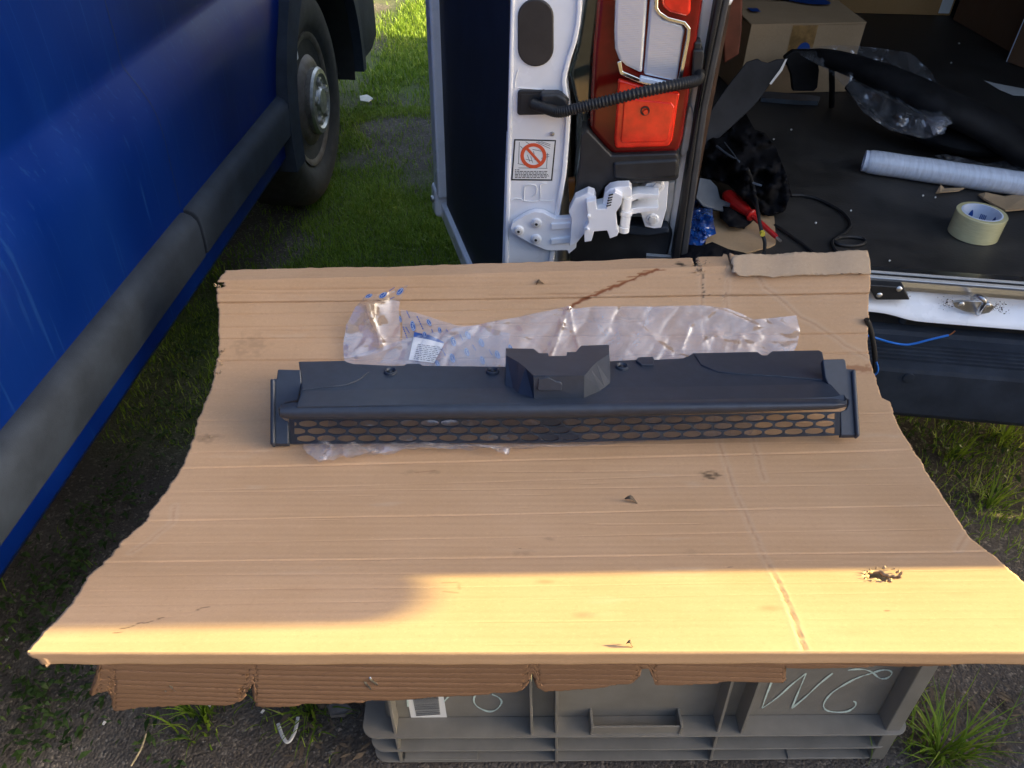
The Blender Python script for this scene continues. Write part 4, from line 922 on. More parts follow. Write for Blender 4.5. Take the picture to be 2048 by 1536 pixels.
# rust coloured crack running up to the torn top, with ragged cross ticks
q = polydist(zig([(1134, 617), (1160, 602), (1200, 586), (1235, 570), (1275, 553), (1300, 545), (1316, 539)], 5, 2.2, 5)); wv_ = .0022*(1+.8*vnoise(XX*120, S*120, 15))
stain = np.maximum(stain, .95*np.clip(1.4-q/wv_, 0, 1)); D -= .0012*np.exp(-(q/.002)**2)
for y_, x0_, x1_ in ((541, 1285, 1330), (546, 1275, 1300), (553, 1255, 1285), (562, 1235, 1262), (572, 1215, 1240), (583, 1190, 1212), (597, 1165, 1182)):
    q = polydist([(x0_, y_+1), (x1_, y_-1)]); stain = np.maximum(stain, .75*np.clip(1.3-q/.0012, 0, 1))
q = polydist([(1690, 738), (1712, 736), (1738, 738)]); stain = np.maximum(stain, .55*np.clip(1.5-q/.006+.8*vnoise(XX*220, S*220, 16), 0, 1))
# staple holes, smudges, damage
for pts in ([(1408, 545), (1406, 600)],):
    q = polydist(pts); soil = np.maximum(soil, .8*(q < .0016)*(vnoise(S*380, S*0, 17) > .1))
for (px, py, r_, k) in [(1362, 523, .006, 1), (1420, 951, .0085, .8), (1440, 558, .0015, .8), (1432, 590, .0015, .7), (1418, 590, .0012, .7), (500, 690, .016, .22), (415, 876, .010, .30), (855, 1320, .03, .0), (1776, 1222, .0015, .8), (870, 943, .005, .22), (820, 945, .005, .2), (1048, 1105, .007, .18), (1385, 1105, .008, .12), (1100, 1078, .004, .3)]:
    x_, s_ = hit([px], [py]); q = np.hypot((XX-x_[0])/1.7, S-s_[0])/r_; soil = np.maximum(soil, k*np.clip(1.25-q+.75*vnoise(XX*170, S*260, 18), 0, 1))
for pts in ([(240, 1257), (262, 1253), (268, 1250), (276, 1246), (284, 1244)], [(284, 1246), (300, 1243), (306, 1241)], [(314, 1240), (318, 1236), (330, 1234), (345, 1233)], [(365, 1224), (382, 1223)], [(392, 1221), (400, 1216), (418, 1213)], [(228, 1265), (240, 1264)], [(1040, 1096), (1058, 1094)], [(1445, 1135), (1462, 1134)]):
    q = polydist(zig(pts, 2, .8, 9)); soil = np.maximum(soil, .75*np.clip(1.2-q/.0010, 0, 1)*(vnoise(XX*90, S*0, 26) > -.45)); D -= .0003*np.exp(-(q/.0012)**2)
for pts in ([(885, 1165), (915, 1164), (918, 1178)], [(885, 1182), (915, 1185)], [(830, 945), (870, 941)]):
    q = polydist(pts); stain = np.maximum(stain, .45*np.clip(1.3-q/.0011, 0, 1))
for (px, py, r_, k) in [(1167, 1230, .006, .35), (1090, 1163, .005, .3), (1540, 1217, .006, .3)]:
    x_, s_ = hit([px], [py]); q = np.hypot((XX-x_[0])/2.5, S-s_[0])/r_; stain = np.maximum(stain, k*np.clip(1.2-q, 0, 1))
# world positions, including top fold and front lip
sb = np.interp(XX, x_lin, s_bend)
over = np.clip(S-sb, 0, None); P = surf(XX, np.minimum(np.clip(S, 0, None), sb), D)
fold = np.array([0, math.cos(R(27)), math.sin(R(27))]); soft = np.where(XX > tear_x, .020, .004)
ang = R(53)-np.clip(over/soft, 0, 1)*np.where(XX > tear_x, R(38), R(48)); P[..., 1] += over*np.cos(ang); P[..., 2] += over*np.sin(ang)
lip = np.clip(-S, 0, None); P[..., 2] -= lip*.97; P[..., 1] -= np.minimum(lip, .003)*.6-lip*.06
P[..., 2] += .0012*vnoise(XX*30, XX*0, 19)*(lip > .004)
m_l = (lip > .012); P[..., 0] += m_l*np.where(tA[None] < .01, .004, 0)
idx = np.arange(S.size).reshape(S.shape); Q = np.stack([idx[:-1, :-1], idx[:-1, 1:], idx[1:, 1:], idx[1:, :-1]], -1)
# ragged hole and torn notches
keep = np.ones(Q.shape[:2], bool); xm = (XX[:-1, :-1]+XX[1:, 1:])/2; smid = (S[:-1, :-1]+S[1:, 1:])/2
HX, HS = [v[0] for v in hit([1758], [1152])]
rad_ = np.hypot((xm-HX)/1.9, smid-HS); a_ = np.arctan2(smid-HS, (xm-HX)/1.9); keep &= rad_ > .0095*(1+.45*vnoise(a_*2.2, a_*0, 20))
NXc, NSc = [v[0] for v in hit([436], [570])]; keep &= ~((np.abs(smid-NSc) < .0045) & (xm < NXc+.010+.003*vnoise(smid*900, smid*0, 21)))
tj = np.abs(xm-tear_x) < .0016; keep &= ~(tj & (smid > np.interp(xm, x_lin, s_bend)-.004))
JX, JS = [v[0] for v in hit([1394], [516])]; keep &= ~((np.abs(xm-JX) < .004+.002*vnoise(smid*300, smid*0, 22)) & (smid > JS-.012))
cb = np_mesh('cardboard_sheet', P.reshape(-1, 3), Q[keep], M['card'], smooth=True)
tag(cb, 'large worn cardboard sheet sagging over the crate, propped against the van', 'cardboard')
uv = cb.data.uv_layers.new(name='UVMap'); li = np.zeros(len(cb.data.loops), np.int32); cb.data.loops.foreach_get('vertex_index', li)
uv.data.foreach_set('uv', np.stack([XX.ravel()[li], S.ravel()[li]], -1).astype(np.float32).ravel())
attr(cb, 'stain', stain.ravel()); attr(cb, 'soil', np.clip(soil, 0, 1).ravel()); attr(cb, 'pale', pale.ravel())
mo = cb.modifiers.new('board', 'SOLIDIFY'); mo.thickness = .0042; mo.offset = -1
def on_card(name, poly, step, matl, parent, dfun, smooth=True, th=0):
    """sheet whose outline is measured in the photo, laid dfun metres proud of the board"""
    v2, tris = tri_poly(poly, step); px = np.array([p[0] for p in v2]); py = np.array([p[1] for p in v2])
    x, s = hit(px, py); d = dfun(px, py, x, s); W_ = surf(x, s, d)
    o = np_mesh(name, W_, np.array(tris), matl, parent, smooth)
    if th: mo = o.modifiers.new('t', 'SOLIDIFY'); mo.thickness = th; mo.offset = 0
    return o, x, s
# torn upper ply at the top right, lifted along its ragged lower edge
ply = [(1462, 548), (1466, 535), (1461, 527), (1463, 518), (1470, 513), (1500, 509), (1600, 506), (1735, 501), (1740, 520), (1742, 548), (1640, 549), (1565, 554), (1545, 557), (1530, 554), (1505, 555), (1490, 558), (1475, 556), (1470, 550)]
def ply_map(px, py):
    # follows the fold of the sheet: measured on the plane that leans over the sill
    p0 = Vector((0, 1.118+KY*.8, .527+KZ*.8+.004)); n = Vector((0, -math.sin(R(38)), math.cos(R(38)))); n = Vector((n.x-KZ*.7, n.y, n.z)).normalized()
    return onplane(px, py, p0, n)
v2, tr_ = tri_poly(dens(ply, 5), 6)
Vp = []
for p in v2:
    q = ply_map(p[0], p[1]+.6*math.sin(p[0]*.9)); e = max(0, (p[1]-540)/16); q.z += .0015*math.sin(p[0]*.06)+.003*max(0, 1-abs(p[0]-1468)/14)+(.003*e if p[0] < 1570 else 0); Vp.append(q)
o = np_mesh('torn_ply', np.array([list(p) for p in Vp]), np.array(tr_), M['cardtop'], cb, True); mo = o.modifiers.new('t', 'SOLIDIFY'); mo.thickness = .0022; mo.offset = 0
# frayed knot of board at the notch in the top edge, and frayed hole edges
def frays(name, px, py, n, size, seed, matl, lift=.006):
    r = np.random.default_rng(seed); V, Fc = [], []
    for _ in range(n):
        x, y = r.normal(px, size*1.0), r.normal(py, size*.6); c = np.array(cpt(x, y, .001)); k = len(V); a = r.uniform(0, 6.28); L = r.uniform(.002, .006); s = r.uniform(.0006, .0018)
        d = np.array([np.cos(a), np.sin(a)*.6, abs(r.normal(0, .7))])*L; q = np.array([-np.sin(a), np.cos(a), 0])*s
        V += [c-q, c+q, c+d*.6+q*.9+np.array([0, 0, lift*.2]), c+d*.6-q, c+d+np.array([0, 0, -.001])]; Fc += [(k, k+1, k+2, k+3), (k+3, k+2, k+4)]
    return mk(name, V, Fc, matl, cb)
frays('frayed_edge', 1400, 527, 26, 10, 1, M['cardcore']); frays('frayed_edge', 1402, 545, 14, 7, 5, M['cardcore'])
for k_ in range(14):
    t = 2*math.pi*k_/14; frays('frayed_edge', 1760+34*math.cos(t), 1152+13*math.sin(t), 1, 2.0, 30+k_, M['cardcore'], .012)
frays('frayed_edge', 437, 572, 10, 4, 71, M['cardcore'])
for i, (x_, y_) in enumerate([(444, 705), (439, 728), (433, 746)]): frays('frayed_edge', x_, y_, 7, 4, 80+i, M['cardcore'])
frays('frayed_edge', 418, 876, 5, 4, 95, M['cardcore'])
def curl(px, py, L, ang_, matl, label, w_=.004):
    c = cpt(px, py, .0012); a = R(ang_); d = Vector((math.cos(a), math.sin(a), 0)); s = Vector((-math.sin(a), math.cos(a), 0)); V, Fc = [], []
    for i in range(7):
        t = i/6; p = c+d*(L*t)+Vector((0, 0, .006*math.sin(t*math.pi)+.001)); q = s*(w_*math.sin(math.pi*(.12+.8*t))); V += [p-q, p+q+Vector((0, 0, .003*math.sin(t*6)))]
        if i: Fc.append((2*i-2, 2*i-1, 2*i+1, 2*i))
    o = mk('dry_leaf', V, Fc, matl, smooth=True); mo = o.modifiers.new('t', 'SOLIDIFY'); mo.thickness = .0006; tag(o, label, 'leaf', 'leaf bits lying on the cardboard')
curl(1250, 1000, .018, -25, M['leafdark'], 'curled dark leaf in the middle of the shaded cardboard', .003)
curl(1253, 1290, .007, -35, M['leafdark'], 'small dark leaf bit near the sunlit front edge of the cardboard', .0014)
curl(1072, 570, .014, 10, M['leafdry'], 'small dry leaf bit on the cardboard above the plastic bag', .003)

# ------------------------------------------------------------------ stapled brown board hanging under the front edge
flap_pl = Vector((0, .4545, .48)); fn = Vector((-.012, 1, .16)).normalized()
fo = [(207, 1310), (192, 1358), (190, 1376), (208, 1372), (216, 1366), (226, 1372), (232, 1384), (236, 1404), (300, 1396), (380, 1391), (460, 1392), (482, 1385), (494, 1368), (500, 1358), (522, 1352), (526, 1360), (512, 1372), (508, 1386), (528, 1396), (620, 1390), (740, 1386), (880, 1379), (1010, 1374), (1043, 1371), (1055, 1358), (1060, 1344), (1068, 1342), (1077, 1368), (1090, 1373), (1180, 1369), (1262, 1360), (1277, 1352), (1280, 1336), (1300, 1334), (1312, 1366), (1420, 1362), (1490, 1360), (1566, 1360), (1567, 1336), (1900, 1326), (1900, 1300), (900, 1300)]
bot = [p for p in fo if 190 <= p[0] <= 1567 and p[1] > 1333]
bpx = np.array([190, 207, 209, 222, 232, 236, 300, 380, 460, 482, 496, 504, 512, 514, 516, 530, 620, 740, 880, 1010, 1043, 1055, 1060, 1068, 1077, 1090, 1180, 1262, 1275, 1279, 1298, 1312, 1420, 1490, 1566, 1567.5, 1900]); bpy_ = np.array([1376, 1372, 1370, 1368, 1384, 1404, 1396, 1391, 1391, 1386, 1372, 1356, 1354, 1372, 1390, 1396, 1390, 1386, 1379, 1374, 1370, 1357, 1343, 1342, 1366, 1373, 1369, 1360, 1352, 1334, 1334, 1366, 1362, 1360, 1360, 1336, 1327])
cx_ = np.unique(np.concatenate([np.arange(190, 1900, 4.0), bpx])); NR = 64; V = []
for x_ in cx_:
    yb_ = float(np.interp(x_, bpx, bpy_))+.9*float(vnoise(x_*.25, 0, 24))+.6*float(vnoise(x_*.9, 0, 27)); yt_e = 1306
    if x_ < 207: yt_e = 1376-(x_-190)*4.1
    for r_i in range(NR):
        q = onplane(x_, yt_e+(yb_-yt_e)*r_i/(NR-1), flap_pl, fn); t = (q.z+.006*math.sin(q.x*2.2)+.012*q.x)/.0135; fr_ = t-math.floor(t)
        q.y += .0030*math.exp(-((fr_-.5)/.11)**2)*(.55+.45*float(vnoise(q.x*7, math.floor(t)*3.1, 25)))+.003*math.sin(q.x*6)+(q.z-.46)*.05; V.append(list(q))
idq = np.arange(len(V)).reshape(len(cx_), NR); Qf = np.stack([idq[:-1, :-1], idq[:-1, 1:], idq[1:, 1:], idq[1:, :-1]], -1).reshape(-1, 4)
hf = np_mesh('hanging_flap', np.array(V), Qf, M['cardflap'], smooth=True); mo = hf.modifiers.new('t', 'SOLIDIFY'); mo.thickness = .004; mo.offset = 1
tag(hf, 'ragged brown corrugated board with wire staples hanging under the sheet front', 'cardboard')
for (x0, y0, x1, y1) in ((333, 1363, 344, 1376), (344, 1355, 357, 1368), (732, 1350, 746, 1365), (742, 1343, 757, 1355)):
    a = onplane(x0, y0, flap_pl, fn)-fn*.0075; b = onplane(x1, y1, flap_pl, fn)-fn*.0075; tube('staple', [a+fn*.006, a, (a+b)/2-fn*.0008, b, b+fn*.006], .0016, M['steel'], hf, nseg=8, n=4)

# ------------------------------------------------------------------ crate, standing upside down
cang = math.atan2(.027, .82); CO = Vector((-.213, .54, 0)); cn = Vector((-math.sin(cang), math.cos(cang), 0))
cr = empty('crate', CO, cang, 'grey plastic stacking crate turned upside down under the cardboard', 'crate')
CM = root_matrix(cr); CMI = CM.inverted()
def kp(px, py, v=0): return CMI @ onplane(px, py, CO+cn*v, cn)
CW, CDp, CHt = .838, .49, .395
def taper(z): return .022*(z/CHt)
wl = []
V = [(.03, .03, .0), (CW-.03, .03, .0), (CW-.03, CDp-.03, .0), (.03, CDp-.03, .0), (.042, .042, CHt), (CW-.042, .042, CHt), (CW-.042, CDp-.042, CHt), (.042, CDp-.042, CHt)]
mk('crate_wall', V, [(0, 1, 5, 4), (1, 2, 6, 5), (2, 3, 7, 6), (3, 0, 4, 7), (4, 5, 6, 7)], M['crate'], cr, world=False, bevel=.008)
def flange(name, z, u0, u1, d0, d1, th=.003, wrap=True):
    if not wrap: return box(name, (u0, u1, d0, d1, z-th, z), M['crate'], cr, bevel=.0008, world=False)
    # collar all round with rounded corners
    def rr_(x0, x1, y0, y1, r, n=6):
        pts = []
        for cx, cy, a0 in ((x1-r, y0+r, -90), (x1-r, y1-r, 0), (x0+r, y1-r, 90), (x0+r, y0+r, 180)):
            for k in range(n+1): a = R(a0+90*k/n); pts.append((cx+r*math.cos(a), cy+r*math.sin(a)))
        return pts
    o_ = rr_(u0, u1, d0, CDp-d0, .022); i_ = rr_(.032, CW-.032, .032, CDp-.032, .01); n = len(o_); V = []
    for zz in (z, z-th):
        V += [(x, y, zz) for x, y in o_]+[(x, y, zz) for x, y in i_]
    Fc = []
    for k in range(n):
        k2 = (k+1) % n
        Fc += [(k, k2, n+k2, n+k), (2*n+k, 3*n+k, 3*n+k2, 2*n+k2), (k, 2*n+k, 2*n+k2, k2)]
    return fixn(mk(name, V, Fc, M['crate'], cr, world=False, bevel=.0008))
zf1 = kp(1000, 1475, 0).z; zf2 = kp(1000, 1505, 0).z; zf3 = kp(1000, 1531, 0).z
flange('collar_flange', zf1, .0, CW, 0, .03); flange('collar_flange', zf2, .008, CW-.012, .003, .03); flange('collar_flange', max(.006, zf3), .010, CW-.02, .004, .03)
za = kp(880, 1522, .002).z
flange('short_flange', za, kp(808, 1522).x, kp(955, 1522).x, .004, .034, .0025, False); flange('short_flange', kp(1650, 1518, .002).z, kp(1580, 1518).x, kp(1728, 1518).x, .004, .034, .0025, False)
def vrib(px_t, py_t, px_b, py_b, wd, d0, ztop=None, z0=None):
    a = kp(px_t, py_t, .012); b = kp(px_b, py_b, .002); zt = CHt-.004 if ztop is None else ztop; zb_ = b.z if z0 is None else z0
    xt = a.x+(b.x-a.x)*(a.z-zt)/(a.z-b.z+1e-6)*1.0 if False else a.x+(a.x-b.x)*(zt-a.z)/(a.z-b.z)
    V = [(b.x-wd/2, d0, zb_), (b.x+wd/2, d0, zb_), (b.x+wd/2, .045, zb_), (b.x-wd/2, .045, zb_), (xt-wd/2, d0+.012, zt), (xt+wd/2, d0+.012, zt), (xt+wd/2, .05, zt), (xt-wd/2, .05, zt)]
    return fixn(mk('upright_rib', V, [(0, 1, 5, 4), (1, 2, 6, 5), (2, 3, 7, 6), (3, 0, 4, 7), (4, 5, 6, 7), (3, 2, 1, 0)], M['crate'], cr, world=False, bevel=.0008))
vrib(778, 1400, 803, 1534, .0045, .004, z0=.002); vrib(1061, 1360, 1064, 1470, .004, .003, z0=zf1-.002); vrib(1113, 1370, 1112, 1534, .0045, .003, z0=.002)
vrib(1463, 1365, 1418, 1530, .0045, .003, z0=.002); vrib(1517, 1365, 1484, 1467, .004, .003, z0=zf1-.002)
# right corner post: wide, standing proud
a = kp(1850, 1334, .010); b = kp(1738, 1530, .002)
V = []
for q, zt in ((b, .002), (a, CHt-.003)):
    xx = b.x+(a.x-b.x)*(zt-b.z)/(a.z-b.z); V += [(xx-.003, .004+.012*(zt > .1), zt), (CW-.010-.012*(zt > .1), .004+.012*(zt > .1), zt), (CW-.010-.012*(zt > .1), .06, zt), (xx-.003, .06, zt)]
fixn(mk('corner_post', V, [(0, 1, 5, 4), (1, 2, 6, 5), (2, 3, 7, 6), (3, 0, 4, 7), (4, 5, 6, 7), (3, 2, 1, 0)], M['crate'], cr, world=False, bevel=.002))
V = []
for zt in (.002, CHt-.003): V += [(.012+.02*(zt > .1), .006+.012*(zt > .1), zt), (.052+.005*(zt > .1), .006+.012*(zt > .1), zt), (.052, .06, zt), (.012+.02*(zt > .1), .06, zt)]
# grip plate between the middle ribs
q0 = kp(1183, 1466, .004); q1 = kp(1360, 1466, .004); gz = zf1
box('grip_plate', (q0.x, q1.x, .005, .008, gz-.002, gz+.020), M['crate'], cr, bevel=.0008, world=False)
box('grip_plate', (q0.x-.002, q0.x+.002, .003, .034, gz-.002, gz+.022), M['crate'], cr, bevel=.0008, world=False); box('grip_plate', (q1.x-.002, q1.x+.002, .003, .034, gz-.002, gz+.022), M['crate'], cr, bevel=.0008, world=False)
# barcode label and handwriting on the recessed front wall (the writing stands on its head, as the crate does)
wallv = lambda z: .030+.012*z/CHt
def wp(px, py, off=.0006):
    p = kp(px, py, .034); p = kp(px, py, wallv(p.z)); p.y -= off; return p
lb = mk('barcode_label', [wp(x, y, .0010) for x, y in ((812, 1384), (886, 1382), (894, 1434), (823, 1438))], [(0, 1, 2, 3)], M['label'], cr, world=False)
V, Fc = [], []; r_ = random.Random(11); t = .06
while t < .94:
    w_ = r_.choice((.012, .018, .028, .02)); A, B, Cc, D_ = (824, 1387), (876, 1385), (881, 1429), (833, 1432)
    f = lambda a, s: (A[0]+(B[0]-A[0])*s+((D_[0]-A[0])*(1-s)+(Cc[0]-B[0])*s)*a, A[1]+(B[1]-A[1])*s+((D_[1]-A[1])*(1-s)+(Cc[1]-B[1])*s)*a); k = len(V)
    V += [wp(*f(t, 0), .0016), wp(*f(t, 1), .0016), wp(*f(t+w_, 1), .0016), wp(*f(t+w_, 0), .0016)]; Fc.append((k, k+1, k+2, k+3)); t += w_+r_.choice((.012, .02, .016))
mk('barcode_bars', V, Fc, M['ink'], lb, world=False)
def stroke(pts, wpx=3.4):
    sp = smooth_path([(x, y, 0) for x, y in pts], 8); L_, R_ = [], []
    for i, p in enumerate(sp):
        d = (sp[min(i+1, len(sp)-1)]-sp[max(i-1, 0)]); d = d.normalized() if d.length else Vector((1, 0, 0)); w_ = wpx*(.8+.28*math.sin(i*.37+pts[0][0])+.22*float(vnoise(i*.9+pts[0][0], 0, 29)))/2
        L_.append(wp(p.x-d.y*w_, p.y+d.x*w_, .0012)); R_.append(wp(p.x+d.y*w_, p.y-d.x*w_, .0012))
    n = len(sp); return mk('handwriting', L_+R_, [(i, i+1, n+i+1, n+i) for i in range(n-1)], M['chalk'], cr, world=False)
stroke([(1695, 1339), (1712, 1337), (1730, 1338), (1745, 1344), (1757, 1354), (1768, 1356), (1778, 1352), (1783, 1344), (1776, 1339), (1762, 1339), (1742, 1345), (1715, 1354), (1690, 1367), (1665, 1383), (1650, 1400), (1647, 1412), (1655, 1420), (1675, 1423), (1695, 1421), (1709, 1412), (1711, 1404), (1706, 1401)])
stroke([(1665, 1345), (1640, 1365), (1610, 1393), (1583, 1415)]); stroke([(1583, 1415), (1590, 1398), (1612, 1345)], 3.6); stroke([(1612, 1345), (1585, 1366), (1555, 1393), (1524, 1415)]); stroke([(1524, 1415), (1532, 1390), (1548, 1350)], 3.8)
stroke([(960, 1376), (948, 1395), (953, 1410), (975, 1421), (992, 1418), (1003, 1404), (998, 1394), (984, 1387)]); stroke([(906, 1381), (888, 1402)], 4); stroke([(814, 1387), (816, 1412)], 4.6)

# ------------------------------------------------------------------ black grille shield lying on the bag
gr = empty('grille_panel', cpt(1110, 870), 0, 'black plastic grille shield with oval mesh lying on a plastic bag', 'car part')
gw = Vector((1, .0165, .0201)); gd = Vector((0, .125, -.020)); gp0 = Vector((0, .880+KY*.5, .484+KZ*.5)); gn = gw.cross(gd).normalized()
if gn.z < 0: gn = -gn
def G(px, py, h=0): return onplane(px, py, gp0+gn*h, gn)
def gslab(name, pts, h, th, mt=None, bevel=.002, parent=gr, segs=2):
    top = [G(x, y, h) for x, y in pts]; bot = [p-gn*th for p in top]; v, f = prism(top, bot); return fixn(mk(name, v, f, mt or M['grille'], parent, bevel=bevel, segs=segs))
up = [(600, 790), (602, 765), (597, 723), (690, 721), (700, 727), (780, 731), (808, 731), (813, 727), (840, 727), (846, 731), (1012, 733), (1060, 733), (1150, 728), (1219, 722), (1271, 719), (1276, 715), (1307, 714), (1309, 719), (1366, 716), (1376, 712), (1386, 706), (1515, 703), (1524, 710), (1534, 710), (1544, 702), (1638, 700), (1645, 704), (1650, 730), (1658, 778), (1664, 786)]
lo = [(1690, 806), (1400, 808), (1100, 812), (800, 816), (590, 818)]
gslab('shield_panel', up+[(1500, 776), (1300, 780), (1000, 784), (800, 784)][:0]+lo, 0, .003, bevel=.0012)
# front strip, tilted slightly towards the light
V = []
for x, y in [(1662, 768), (1400, 773), (1100, 776), (850, 777), (606, 782)]: V.append(G(x, y, .0012))
for x, y in [(593, 812), (850, 809), (1100, 806), (1400, 803), (1690, 800)]: V.append(G(x, y, .0060))
n_ = len(V); V += [p-gn*.004 for p in V]
o = fixn(mk('shield_front_strip', V, [tuple(range(n_)), tuple(range(2*n_-1, n_-1, -1))]+[(i, n_+i, n_+(i+1) % n_, (i+1) % n_) for i in range(n_)], M['grille'], gr, bevel=.001))
def pad(name, outer_top, outer_bot, h):
    """raised pad whose front edge dies into the shield"""
    return gslab(name, outer_top+outer_bot, h, h+.002, bevel=.0012, segs=2)
pad('raised_pad', [(598, 724), (688, 722), (712, 729), (738, 742)], [(722, 756), (706, 764), (691, 769), (650, 774), (604, 779)], .0018)
pad('raised_pad', [(1388, 707), (1515, 704), (1524, 711), (1534, 711), (1544, 703), (1638, 701), (1644, 705), (1648, 730)], [(1650, 760), (1560, 752), (1480, 747), (1436, 743), (1402, 729)], .0018)
gslab('tab', [(1272, 720), (1277, 714), (1306, 713), (1308, 729), (1283, 729)], .004, .006, bevel=.001)
# centre housing
Hb = [(1012, 698), (1014, 712), (1038, 726), (1052, 737), (1067, 753), (1168, 752), (1180, 738), (1192, 726), (1217, 709), (1218, 693), (1216, 691), (1162, 693), (1152, 705), (1134, 706), (1133, 713), (1097, 714), (1096, 708), (1078, 708), (1067, 699)]
zt0 = G(1067, 753, 0); yF = G(1068, 800, 0).y+.006; yB = yF+.118
def HT(px, py):
    # roof of the housing: rises from the front wall to the back
    a = onY(1120, 753, yF); b = onY(1120, 700, yB); n = gw.cross(b-a).normalized(); return onplane(px, py, a, n)
top = [HT(x, y) for x, y in Hb]
base_px = {(1012, 698): (1012, 770), (1014, 712): (1012, 771), (1038, 726): (1026, 778), (1052, 737): (1036, 788), (1067, 753): (1050, 802), (1168, 752): (1186, 799), (1180, 738): (1198, 786), (1192, 726): (1207, 776), (1217, 709): (1219, 766)}
roof = top; nT = len(roof); V = list(roof)
# walls: left skirt, front, right skirt down to the shield
left_top = [HT(1012, 698), HT(1014, 712), HT(1038, 726), HT(1052, 737), HT(1068, 754)]; left_bot = [G(1012, 768), G(1012, 771), G(1026, 778), G(1036, 788), G(1068, 801)]
left_bot2 = [G(1012, 768), G(1012, 771), G(1028, 779), G(1036, 789), G(1046, 801)]
fr_top = [HT(1068, 754), HT(1168, 752)]; fr_bot = [G(1069, 802), G(1167, 800)]
right_top = [HT(1168, 752), HT(1180, 738), HT(1192, 726), HT(1217, 709), HT(1218, 693)]; right_bot = [G(1190, 798), G(1200, 783), G(1208, 775), G(1219, 766), G(1219, 745)]
allt = left_top+right_top; allb = left_bot2[:-1]+[G(1069, 802)]+[G(1167, 800)]+right_bot[1:]
V = roof[:]; k0 = len(V); V += allt; k1 = len(V); V += allb
Fc = [tuple(range(nT))]
for i in range(len(allt)-1): Fc.append((k0+i, k0+i+1, k1+i+1, k1+i))
hs = mk('centre_housing', V, Fc, M['grille'], gr)
bm = bmesh.new(); bm.from_mesh(hs.data); bmesh.ops.remove_doubles(bm, verts=bm.verts, dist=.0012); bmesh.ops.recalc_face_normals(bm, faces=bm.faces); bm.to_mesh(hs.data); bm.free(); hs.data.polygons.foreach_set('use_smooth', [False]*len(hs.data.polygons))
mo = hs.modifiers.new('t', 'SOLIDIFY'); mo.thickness = .0028; mo.offset = 0
ft = lambda x, y, h: onplane(x, y, fr_bot[0]-Vector((0, h, 0)), (fr_top[1]-fr_bot[0]).cross(gw).normalized())
pl_ = [(1077, 758), (1086, 757), (1092, 755), (1098, 756), (1106, 760), (1114, 764), (1121, 765), (1125, 770), (1123, 781), (1078, 782), (1075, 779)]
tp_ = [ft(x, y, .0065) for x, y in pl_]; v, f = prism(tp_, [p+Vector((0, .005, -.001)) for p in tp_]); fixn(mk('housing_boss', v, f, M['grille'], hs, bevel=.0012))
# screw bosses
for (x, y) in ((781, 745), (985, 744), (1244, 735)):
    c = G(x, y, 0); b_ = lathe('screw_boss', [(0, .0105), (.0035, .0100), (.0045, .0085), (.003, .0070), (.001, .0062)], c, gn, M['grille'], gr, nseg=24, caps=False)
    lathe('boss_hole', [(.0006, .0062), (.0007, 0)], c, gn, M['ink'], b_, nseg=20); lathe('boss_pin', [(.0008, .0028), (.003, .0024), (.003, 0)], c, gn, M['grille'], b_, nseg=12)
# rounded nose along the front
stx = np.linspace(560, 1694, 48); V, Fc = [], []
yt_ = lambda x: np.interp(x, [560, 1110, 1694], [807, 802, 797]); yb_ = lambda x: np.interp(x, [560, 1110, 1694], [839, 836, 818])
yfront = G(1110, 812).y
sec = 8
for i, x in enumerate(stx):
    t, b = yt_(x), yb_(x); e = min(1, min(x-556, 1698-x)/10)
    t = t+(1-e)*6; b = b-(1-e)*8; yf = yfront+KY*(x-1110)/FPX
    pts = [(t-2, yf+.014), (t+2, yf+.004), (t+.20*(b-t), yf-.006), (t+.40*(b-t), yf-.0125), (t+.60*(b-t), yf-.016), (t+.78*(b-t), yf-.0165), (t+.92*(b-t), yf-.014), (b, yf-.009)]
    row = [onY(x, py, y_) for py, y_ in pts]; last = row[-1]; row += [last+Vector((0, .012, -.001)), last+Vector((0, .02, .006))]; V += row
m = 10
for i in range(len(stx)-1):
    for j in range(m-1): Fc.append((i*m+j, i*m+j+1, (i+1)*m+j+1, (i+1)*m+j))
Fc += [tuple(range(m)), tuple((len(stx)-1)*m+j for j in reversed(range(m)))]
fixn(mk('nose_bead', V, Fc, M['grille'], gr, smooth=True, autosm=70))
# end brackets: upright cheeks
yb0 = cpt(560, 887).y-.007
def EB(px, py, side, off=0):
    a = onY(1110, 887, yb0+.002); b = onY(1110, 738, yb0+.082); n = gw.cross(b-a).normalized(); n = n if n.z > 0 else -n; return onplane(px, py, a+n*off, n)
for side, pts in (('l', [(540, 757), (553, 757), (555, 738), (601, 739), (603, 765), (596, 800), (570, 806), (557, 818), (560, 832), (570, 840), (577, 842), (577, 888), (540, 888)]), ('r', [(1645, 718), (1688, 717), (1692, 721), (1694, 737), (1712, 738), (1716, 790), (1721, 871), (1682, 871), (1680, 823), (1692, 818), (1697, 808), (1697, 800), (1664, 787), (1650, 755)])):
    tp_ = [EB(x, y, side, .003) for x, y in pts]; v, f = prism(tp_, [p-Vector((0, -.004, .010)) for p in tp_]); eb = fixn(mk('end_bracket', v, f, M['grille'], gr, bevel=.002))
    fl_ = [(540, 757), (549, 757), (549, 888), (540, 888)] if side == 'l' else [(1704, 738), (1713, 738), (1721, 871), (1713, 871)]
    tp_ = [EB(x, y, side, .008) for x, y in fl_]; v, f = prism(tp_, [p-Vector((0, -.004, .012)) for p in tp_]); fixn(mk('bracket_flange', v, f, M['grille'], eb, bevel=.003, segs=3))
